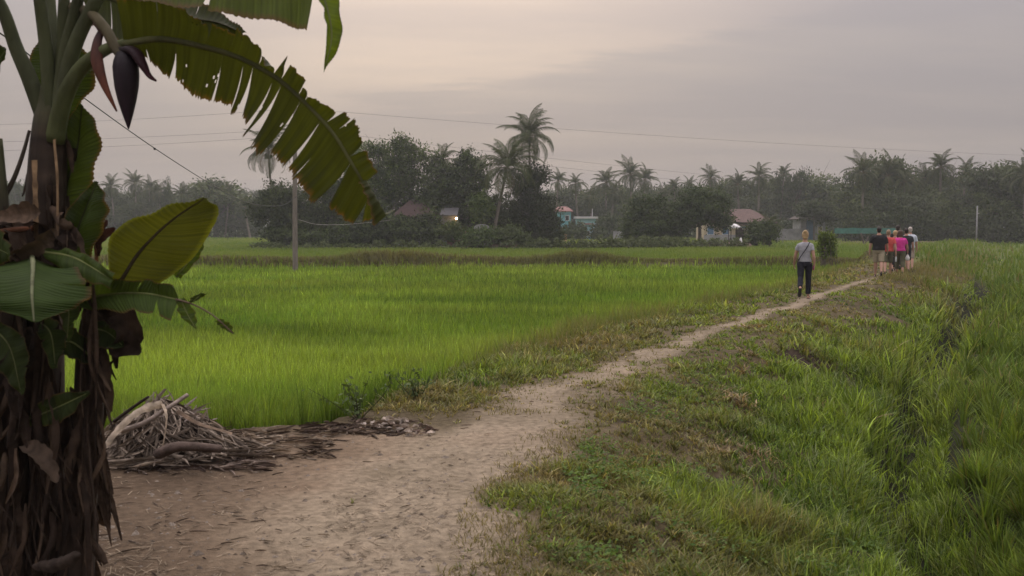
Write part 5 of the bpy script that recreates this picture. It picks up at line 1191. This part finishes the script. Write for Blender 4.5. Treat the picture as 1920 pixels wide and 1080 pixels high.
mb = MB(); mb.tube([(0, 0, -.2), (0, 0, 2), (0, 0, ZY(386, 128) - ZI)], [.11, .10, .085], 8); mb.obj('shaft', M_GREYW, fp, True); mb = MB(); mb.box((.1, -.05, ZY(400, 128) - ZI), (.3, .1, .12)); mb.obj('bracket', M_GREYW, fp)
# post overgrown with a climber beside the bund
vd = 48.5; rs = np.random.default_rng(91)
vp = empty('overgrown_post', (PX(1547, vd), vd, 0.0), 0, 'stumpy post overgrown with a leafy climber at the end of the bund', 'post')
z0 = float(height(PX(1547, vd), vd)); vp.location.z = z0; vs = vd / FPX
mb = MB(); mb.tube(crom([(-.12, 0, -.2), (-.1, 0, .8), (-.14, 0, 1.75)], 8), np.linspace(.13, .10, 8), 8); mb.obj('post', M_BARK, vp, True)
mb = MB()
for q in range(18):
    x_ = rs.normal(0, .30); y_ = rs.normal(0, .2); zt_ = rs.uniform(.9, 1.6)
    mb.tube(crom([(x_, y_, zt_), (x_ + rs.normal(0, .05), y_, zt_ * .5), (x_ + rs.normal(0, .08), y_ + rs.normal(0, .05), rs.uniform(-.05, .4))], 7), rs.uniform(.007, .018), 5)
mb.obj('stalks', M_BARK, vp, True)
cc = np.array([(-.24, 0, 1.5), (-.30, 0, 1.15), (-.18, 0, 1.75), (.05, 0, 1.45), (.25, 0, 1.65), (.33, 0, 1.35), (.22, 0, 1.1), (-.12, 0, .85), (.36, 0, .95), (.02, 0, 1.75)])
k_ = rs.integers(0, len(cc), 1300); mb = MB(); leaf_quads(mb, cc[k_] + rs.normal(0, 1, (1300, 3)) * [.09, .14, .12], .085, rs, mixc((.05, .08, .018), (.16, .22, .045), np.clip(rs.normal(.45, .3, 1300), 0, 1))); mb.obj('climber_leaves', M_GRASS, vp)

island_tree(1524, 138, [(1512, 396, 16, 12), (1532, 392, 20, 14), (1545, 402, 16, 16), (1520, 385, 14, 10)], 2600, 'grey green tree hanging over the roof of the blue doored house', 61, size=.22, ca=(.03, .046, .018), cb=(.07, .09, .036), base_h=3.4, r0=.1)
# 'grey green tree in front of the left end of the blue doored house', 62, n=2600, ca=(.04, .055, .024), cb=(.09, .11, .05))
island_tree(712, 92.6, [(700, 405, 26, 30), (722, 420, 24, 28), (690, 432, 24, 22)], 3600, 'dark leafy tree hiding the left of the old house', 63, size=.17)
island_tree(800, 92.8, [(806, 418, 20, 30), (795, 438, 20, 18), (815, 436, 16, 16)], 2600, 'dark leafy tree hiding the right of the old house', 64, size=.17)
island_tree(765, 92.2, [(765, 428, 16, 20), (752, 440, 16, 14)], 1600, 'dark bush in front of the old house wall', 65, name='bush', base_h=.5, r0=.05)


island_tree(896, 89.6, [(886, 444, 12, 10), (898, 448, 10, 7), (914, 440, 9, 12)], 1300, 'leafy plants crowding the front of the small white roofed hut', 67, name='shrub', base_h=.4, r0=.04, ca=(.04, .07, .018), cb=(.10, .145, .04))
# ------------------------------------------------------------------ people
def cmat(name, c, rough=.85, trans=0): return mat(name, c, rough, noise=.12, nscale=18, bump=.25, bscale=25, spec=.2)
M_SKIN = mat('skin', (.40, .235, .17), .6, noise=.08, nscale=12, spec=.35)
def remesh(o, v, smooth=3, disp=0.0):
    m = o.modifiers.new('fuse', 'REMESH'); m.mode = 'VOXEL'; m.voxel_size = v; m.use_smooth_shade = True
    if smooth: s = o.modifiers.new('soften', 'SMOOTH'); s.iterations = smooth; s.factor = .5
    if disp:
        tx = bpy.data.textures.get('folds') or bpy.data.textures.new('folds', 'CLOUDS'); tx.noise_scale = .11; tx.noise_depth = 2
        d = o.modifiers.new('folds', 'DISPLACE'); d.texture = tx; d.strength = disp; d.mid_level = .5; d.texture_coords = 'GLOBAL'
    return o
def person(px, d, yaw, H, label, shirt, legs, hair, build=1.0, female=False, legL=(.15, .05), legR=(-.2, .45), armL=(.1, .25, .14), armR=(-.12, .25, .14), trouser='shorts', hairlen=0.0, hairkind='short', sleeve=.55, shoe=(.03, .03, .03), skin=None, watch=False, loose=1.0, py=None, headtilt=0.0):
    """walking figure seen from behind, faces local +Y.  leg = (hip swing, knee bend); arm = (swing, elbow bend, spread)"""
    k = H / 1.75; b = build; x0 = PX(px, d); z0 = float(height(x0, d))
    if py is not None: z0 = ZY(py, d)
    t = empty('person', (x0, d, z0), yaw, label, 'person', 'people walking along the path')
    hip = np.array([0, 0, .92]); hw = .088 if not female else .092
    J = {}
    for s, (sw, kn) in ((-1, legL), (1, legR)):
        h_ = np.array([s * hw, 0, .90]); a = sw; kp_ = h_ + np.array([s * .008, math.sin(a), -math.cos(a)]) * .42; a2 = a - kn
        an = kp_ + np.array([0, math.sin(a2), -math.cos(a2)]) * .41
        J[s] = (h_, kp_, an, a2)
    low = min(J[-1][2][2] - (.03 + .10 * max(0, -math.sin(J[-1][3]))), J[1][2][2] - (.03 + .10 * max(0, -math.sin(J[1][3])))) - .045
    dz = -low
    def up_(p): return (np.asarray(p, float) + [0, 0, dz]) * k
    sh = .185 * (b * .5 + .5) * (0.90 if female else 1.02)
    Asides = {}
    for s, (sw, el, sp) in ((-1, armL), (1, armR)):
        s0 = np.array([s * sh * .97, 0, 1.375]); e = s0 + np.array([s * math.sin(sp), math.sin(sw) * math.cos(sp), -math.cos(sw) * math.cos(sp)]) * .285
        a = sw + el; w_ = e + np.array([s * math.sin(sp * .5), math.sin(a), -math.cos(a)]) * .25
        Asides[s] = (s0, e, w_, a)
    torso = [(.90, .150, .105), (.97, .160, .115), (1.06, .142, .105), (1.15, .140, .105), (1.27, .158, .112), (1.36, .160, .105), (1.415, .120, .085), (1.455, .072, .065), (1.50, .055, .058)]
    if not female: torso = [(z, rx * (1.0 if z < 1.1 else 1.06), ry) for z, rx, ry in torso]
    else: torso = [(z, rx * (.90 if 1.05 < z < 1.2 else .97), ry * .95) for z, rx, ry in torso]
    bw_ = lambda z: b if z < 1.4 else (1 + (b - 1) * .4)
    def tor(mb, lo, hi, ex, extra=1.0):
        zs = np.linspace(lo, hi, 16); rx = np.interp(zs, [q[0] for q in torso], [q[1] for q in torso]); ry = np.interp(zs, [q[0] for q in torso], [q[2] for q in torso])
        bb = np.array([bw_(z) for z in zs]); pts = [up_((0, -.01 * (b - 1) * 5, z)) for z in zs]
        mb.tube(pts, np.stack([(rx * bb + ex) * k * extra, (ry * bb + ex) * k * extra], 1), 18, up=(0, 1, 0))
    # body: one continuous surface
    mb = MB(); tor(mb, .88, 1.50, 0)
    hc_ = np.array([0, .015, 1.625])
    mb.tube([up_((0, 0, 1.42)), up_((0, .005, 1.50)), up_((0, .012, 1.57))], [.062 * k, .054 * k, .054 * k], 12, up=(0, 1, 0))
    zz_ = np.linspace(-1, 1, 14); mb.tube([up_(hc_ + [0, .012 * (1 - z), .118 * z]) for z in zz_], np.stack([np.sqrt(np.clip(1 - zz_ ** 2, .02, 1)) ** .8 * .074 * k * (1 + .10 * zz_), np.sqrt(np.clip(1 - zz_ ** 2, .02, 1)) ** .8 * .094 * k * (1 + .05 * zz_)], 1), 16, up=(0, 1, 0))
    mb.tube([up_(hc_ + [0, .085, .02]), up_(hc_ + [0, .112, -.025])], [.010 * k, .016 * k], 8)     # nose
    mb.ell(up_(hc_ + [0, .085, -.055]), (.022 * k, .014 * k, .008 * k)); mb.ell(up_(hc_ + [0, .075, -.09]), (.025 * k, .02 * k, .02 * k))
    for s in (-1, 1): mb.ell(up_(hc_ + [s * .076, -.005, -.01]), (.010 * k, .020 * k, .030 * k)); mb.ell(up_(hc_ + [s * .032, .082, .028]), (.016 * k, .01 * k, .008 * k))
    for s in (-1, 1):
        h_, kp_, an, a2 = J[s]
        mb.tube(crom([up_(h_ + [0, 0, .04]), up_((h_ + kp_) / 2), up_(kp_)], 9), np.array([.092, .090, .086, .080, .074, .068, .062, .057, .054]) * k * (b * .6 + .4), 12)
        mb.tube(crom([up_(kp_ + [0, 0, .02]), up_(kp_ * .62 + an * .38 + [0, -.018, 0]), up_(an)], 9), np.array([.054, .055, .057, .056, .051, .045, .039, .036, .036]) * k * (b * .5 + .5), 12)
        fa = a2 * .9 if a2 < -.25 else 0.0
        fd = np.array([s * .10, math.cos(fa), math.sin(fa)]); fu = np.array([0, -math.sin(fa), math.cos(fa)])
        heel = an - fu * .045 - fd * .05
        mb.tube(crom([up_(heel), up_(an - fu * .05 + fd * .04), up_(an - fu * .062 + fd * .13), up_(an - fu * .066 + fd * .185)], 8), np.stack([np.array([.030, .036, .038, .042, .045, .046, .042, .028]) * k, np.array([.030, .036, .034, .030, .025, .021, .017, .012]) * k], 1), 10, up=tuple(fu))
        J[s] = (h_, kp_, an, a2, fd, fu)
        s0, e, w_, a = Asides[s]
        mb.tube(crom([up_(s0 + [-s * .02, 0, .01]), up_((s0 + e) / 2), up_(e)], 8), np.linspace(.056, .041, 8) * k * (b * .6 + .4), 10)
        mb.tube(crom([up_(e), up_((e + w_) / 2), up_(w_)], 8), np.array([.042, .043, .041, .038, .034, .030, .027, .026]) * k * (b * .5 + .5), 10)
        fdir = np.array([0, math.sin(a + .12), -math.cos(a + .12)]); lat = np.array([0, math.cos(a), math.sin(a)])
        pm = w_ + fdir * .085
        mb.tube([up_(w_), up_(w_ + fdir * .04), up_(pm)], np.stack([np.array([.018, .017, .014]) * k, np.array([.026, .036, .038]) * k], 1), 10, up=tuple(lat))
        for q, (o_, l_) in enumerate(((.028, .068), (.010, .078), (-.009, .072), (-.027, .056))):
            f0 = pm - fdir * .01 + lat * o_; c1_ = fdir * math.cos(.25) + np.array([-s * math.sin(.25), 0, 0]); c2_ = fdir * math.cos(.8) + np.array([-s * math.sin(.8), 0, 0])
            mb.tube([up_(f0), up_(f0 + c1_ * l_ * .5), up_(f0 + c1_ * l_ * .5 + c2_ * l_ * .5)], [.0088 * k, .0085 * k, .007 * k], 7)
        th = w_ + fdir * .02 + lat * .028; mb.tube([up_(th), up_(th + lat * .022 + fdir * .03), up_(th + lat * .024 + fdir * .062)], [.011 * k, .010 * k, .0075 * k], 7)
    remesh(mb.obj('body', skin or M_SKIN, t, True), .0062, 2)
    # shirt
    mb = MB(); tor(mb, .93 if not female else .95, 1.455, .022 * loose)
    for s in (-1, 1):
        s0, e, w_, a = Asides[s]; f = sleeve; m_ = s0 + (e - s0) * f
        mb.tube([up_(s0 + [-s * .08, 0, .035]), up_(s0 + [-s * .01, 0, -.004]), up_(s0 * .5 + m_ * .5), up_(m_)], np.array([.056, .069, .069, .069]) * k * (b * .6 + .4) * (1 if not female else .88), 12)
    remesh(mb.obj('shirt', shirt, t, True), .009, 4, .022)
    # trousers
    mb = MB(); zs = np.linspace(.84, 1.0, 8); mb.tube([up_((0, 0, z)) for z in zs], np.stack([(np.interp(zs, [.84, .92, 1.0], [.145, .160, .150]) * b + .014) * k, (np.interp(zs, [.84, .92, 1.0], [.10, .118, .108]) * b + .014) * k], 1), 18, up=(0, 1, 0))
    for s in (-1, 1):
        h_, kp_, an, a2, fd, fu = J[s]
        if trouser == 'shorts': end = h_ * .08 + kp_ * .92; mb.tube(crom([up_(h_ + [0, 0, .03]), up_((h_ + end) / 2), up_(end)], 7), np.array([.100, .098, .094, .091, .089, .088, .088]) * k * (b * .6 + .4), 14)
        else:
            fr = {'capri': .52, 'long': .86}[trouser]; end = kp_ * (1 - fr) + an * fr; tight = .97 if trouser == 'long' else 1.0
            mb.tube(crom([up_(h_ + [0, 0, .03]), up_((h_ + kp_) / 2), up_(kp_)], 7), np.array([.104, .102, .096, .090, .085, .078, .074]) * k * tight ** .5 * (b * .6 + .4), 14)
            mb.tube(crom([up_(kp_ + [0, 0, .03]), up_((kp_ + end) / 2 + [0, -.01, 0]), up_(end)], 6), np.array([.074, .075, .075, .073, .070, .068]) * k * tight * (b * .6 + .4), 12)
    remesh(mb.obj('shorts' if trouser == 'shorts' else 'trousers', legs, t, True), .009, 3, .014)
    for s in (-1, 1):
        h_, kp_, an, a2, fd, fu = J[s]; mb = MB()
        mb.tube(crom([up_(an - fu * .075 - fd * .075), up_(an - fu * .082 + fd * .05), up_(an - fu * .084 + fd * .20)], 8), np.stack([np.array([.030, .040, .040, .040, .045, .050, .048, .026]) * k, np.full(8, .013) * k], 1), 12, up=tuple(fu))
        mb.tube(crom([up_(an - fu * .03 + fd * .10 + [-.047 * 1, 0, -.03]), up_(an - fu * .01 + fd * .10), up_(an - fu * .03 + fd * .10 + [.047, 0, -.03])], 7), .010 * k, 6)
        if hairkind != 'bun': mb.tube(crom([up_(an - fu * .06 - fd * .06), up_(an - fu * .03 - fd * .065), up_(an - fu * .01 - fd * .055)], 5), .020 * k, 8)
        mb.obj('sandal', cmat('sandal_%s' % s, shoe) if False else SANDAL, t, True)
    # hair
    mb = MB(); hm = hair
    if hairkind == 'bun':
        mb.ell(up_(hc_ + [0, -.012, .028]), (.086 * k, .100 * k, .104 * k), 18, 12); mb.ell(up_(hc_ + [0, -.075, .095]), (.055 * k, .050 * k, .050 * k), 14, 10); mb.ell(up_(hc_ + [0, -.05, -.05]), (.066 * k, .055 * k, .05 * k), 14, 10)
    elif hairkind == 'long':
        mb.ell(up_(hc_ + [0, -.015, .025]), (.096 * k, .108 * k, .112 * k), 18, 12); mb.tube([up_(hc_ + [0, -.03, .03]), up_(hc_ + [0, -.04, -.07]), up_(hc_ + [0, -.04, -.14])], np.stack([np.array([.098, .108, .094]) * k, np.array([.07, .072, .055]) * k], 1), 16, up=(0, 1, 0))
    else:
        mb.ell(up_(hc_ + [0, -.014, .030]), (.083 * k, .098 * k, .098 * k), 18, 12); mb.ell(up_(hc_ + [0, -.045, -.03]), (.070 * k, .056 * k, .062 * k), 14, 10)
    remesh(mb.obj('hair', hm, t, True), .010, 2, .016)
    t['up'] = dz
    del t['up']
    return t, (lambda p: np.asarray((np.asarray(p, float) + [0, 0, dz]) * k)), Asides, J, k
SANDAL = mat('sandal', (.025, .024, .024), .7)
BLOND = mat('blond_hair', (.40, .28, .15), .6, noise=.3, nscale=30); DARKH = mat('dark_hair', (.022, .016, .013), .5, noise=.3, nscale=30); GREYH = mat('grey_hair', (.45, .41, .37), .6, noise=.3, nscale=30); BROWNH = mat('brown_hair', (.075, .048, .032), .55, noise=.4, nscale=30); LIGHTB = mat('light_brown_hair', (.24, .165, .10), .6, noise=.35, nscale=30)
HEAD = R(-17)
wm, U, AR, JJ, kk = person(1508, 24.7, HEAD, 1.70, 'blonde woman with a bun walking alone in a grey tee and dark trousers', cmat('grey_tee', (.31, .32, .35)), cmat('navy_trousers', (.011, .012, .020)), BLOND, .96, True, (-.32, .72), (.16, .04), (.16, .30, .26), (-.22, .40, .20), 'long', hairkind='bun', sleeve=.5, loose=1.05)
# strap and pouch she carries
mb = MB(); st_ = [(.125, .02, 1.435), (.10, -.06, 1.43), (.07, -.125, 1.36), (.0, -.142, 1.24), (-.08, -.138, 1.12), (-.145, -.09, 1.01), (-.165, -.01, .97)]
p = crom([U(q) for q in st_], 30); mb.tube(p, np.stack([np.full(30, .020), np.full(30, .005)], 1), 8, up=(0, 1, 0)); mb.obj('bag_strap', cmat('black_strap', (.012, .012, .013)), wm, True)
mb = MB(); w_ = AR[1][2]; c_ = U(w_ + [-.03, .06, -.06]); mb.ell(c_, (.02, .06, .075), 12, 8); pch = mb.obj('pouch', cmat('magenta_pouch', (.30, .03, .16)), None, True)
pch.matrix_world = wm.matrix_basis.copy(); tag(pch, 'small magenta pouch held in the right hand of the lone woman', 'pouch')
def bag(owner, U_, w_, label, sz=.16, bottle=False):
    mb = MB(); c_ = U_(np.array(w_) + [0, .03, -.10 - sz * .6])
    if bottle:
        z_ = np.array([-.11, -.105, .03, .06, .085, .09, .115]); mb.tube([c_ + [0, 0, q] for q in z_], [.028, .032, .032, .028, .013, .014, .014], 12)
        o = mb.obj('water_bottle', mat('clear_bottle', (.62, .66, .68), .15, spec=.6), None, True); o.matrix_world = owner.matrix_basis.copy(); return tag(o, label, 'bottle')
    z_ = np.linspace(-1, 1, 12); r_ = np.interp(z_, [-1, -.8, -.2, .4, 1], [.35, .85, 1, .6, .08]) * sz * .62
    mb.tube([c_ + [0, 0, q * sz] for q in z_], np.stack([r_, r_ * .55], 1), 16, up=(0, 1, 0)); o = mb.obj('plastic_bag', mat('white_plastic', (.75, .75, .74), .35, noise=.15, nscale=20, bump=.6, bscale=18), None, True)
    o.matrix_world = owner.matrix_basis.copy(); return tag(o, label, 'bag')
BLACKT = cmat('black_tee', (.014, .014, .016)); KH = cmat('khaki', (.30, .265, .185)); OL = cmat('olive', (.085, .085, .050)); BLK = cmat('black_cotton', (.014, .014, .017))
person(1646, 35.6, R(-19), 1.80, 'man in a black tee and khaki shorts at the back of the group', BLACKT, KH, DARKH, 1.22, False, (.22, .08), (-.24, .45), (-.12, .25, .24), (.16, .3, .22), 'shorts', sleeve=.75, loose=1.3)
o_, U2, A2, J2, k2 = person(1663.5, 37.2, R(-22), 1.74, 'fair haired person in a coral orange shirt and olive shorts', cmat('coral_shirt', (.50, .085, .075)), OL, LIGHTB, 1.08, False, (-.24, .4), (.2, .08), (.05, .2, .15), (-.25, .25, .22), 'shorts', sleeve=.6, loose=1.2)
bag(o_, U2, A2[1][2], 'clear water bottle carried by the person in coral orange', bottle=True)
person(1676, 39.0, R(-20), 1.70, 'blonde person in a crimson shirt and black trousers between coral and pink', cmat('crimson_shirt', (.34, .018, .055)), BLK, BLOND, 1.05, True, (-.28, .45), (.15, .05), (.1, .2, .14), (-.1, .2, .14), 'capri', loose=1.2)
o_, U2, A2, J2, k2 = person(1686, 37.6, R(-20), 1.74, 'brown haired woman in a bright pink tee and olive cropped trousers', cmat('pink_tee', (.58, .045, .28)), OL, BROWNH, 1.18, True, (.2, .06), (-.22, .4), (-.1, .3, .22), (.14, .4, .24), 'capri', hairkind='long', sleeve=.6, loose=1.15)
bag(o_, U2, A2[1][2], 'small white plastic bag hanging beside the woman in bright pink', .13)
person(1681, 41.5, R(-20), 1.90, 'tall dark haired man mostly hidden behind the woman in pink', cmat('dark_brown_shirt', (.03, .024, .022)), BLK, DARKH, 1.1, False, trouser='long')
person(1697, 39.2, R(-20), 1.78, 'dark haired man in a charcoal tee and black shorts right of the pink tee', cmat('charcoal_tee', (.022, .026, .028)), BLK, DARKH, 1.1, False, (.12, .05), (-.2, .4), (.1, .3, .14), (.05, .3, .16), 'shorts', loose=1.2)
o_, U2, A2, J2, k2 = person(1704, 40.4, R(-20), 1.82, 'grey haired man in a pale blue white shirt at the right of the group', cmat('pale_shirt', (.50, .55, .62)), cmat('beige_shorts', (.30, .26, .21)), GREYH, 1.05, False, (.14, .05), (-.22, .35), (.1, .3, .14), (.08, .2, .16), 'shorts', sleeve=.7, loose=1.2)
bag(o_, U2, A2[-1][2], 'larger white plastic bag at the right edge of the walking group', .19)
# ------------------------------------------------------------------ evening haze
hz = MB(); hz.box((0, 290, 10.8), (1600, 900, 24.4))
mh = bpy.data.materials.new('haze'); mh.use_nodes = True
t = mh.node_tree; t.nodes.clear()
o_ = t.nodes.new('ShaderNodeOutputMaterial'); v_ = t.nodes.new('ShaderNodeVolumePrincipled')
v_.inputs['Color'].default_value = (.86, .88, .93, 1); v_.inputs['Density'].default_value = HAZE; v_.inputs['Anisotropy'].default_value = .25
t.links.new(v_.outputs[0], o_.inputs['Volume'])
tag(hz.obj('haze', mh), 'pale evening haze hanging over the fields', 'haze', kind='stuff')
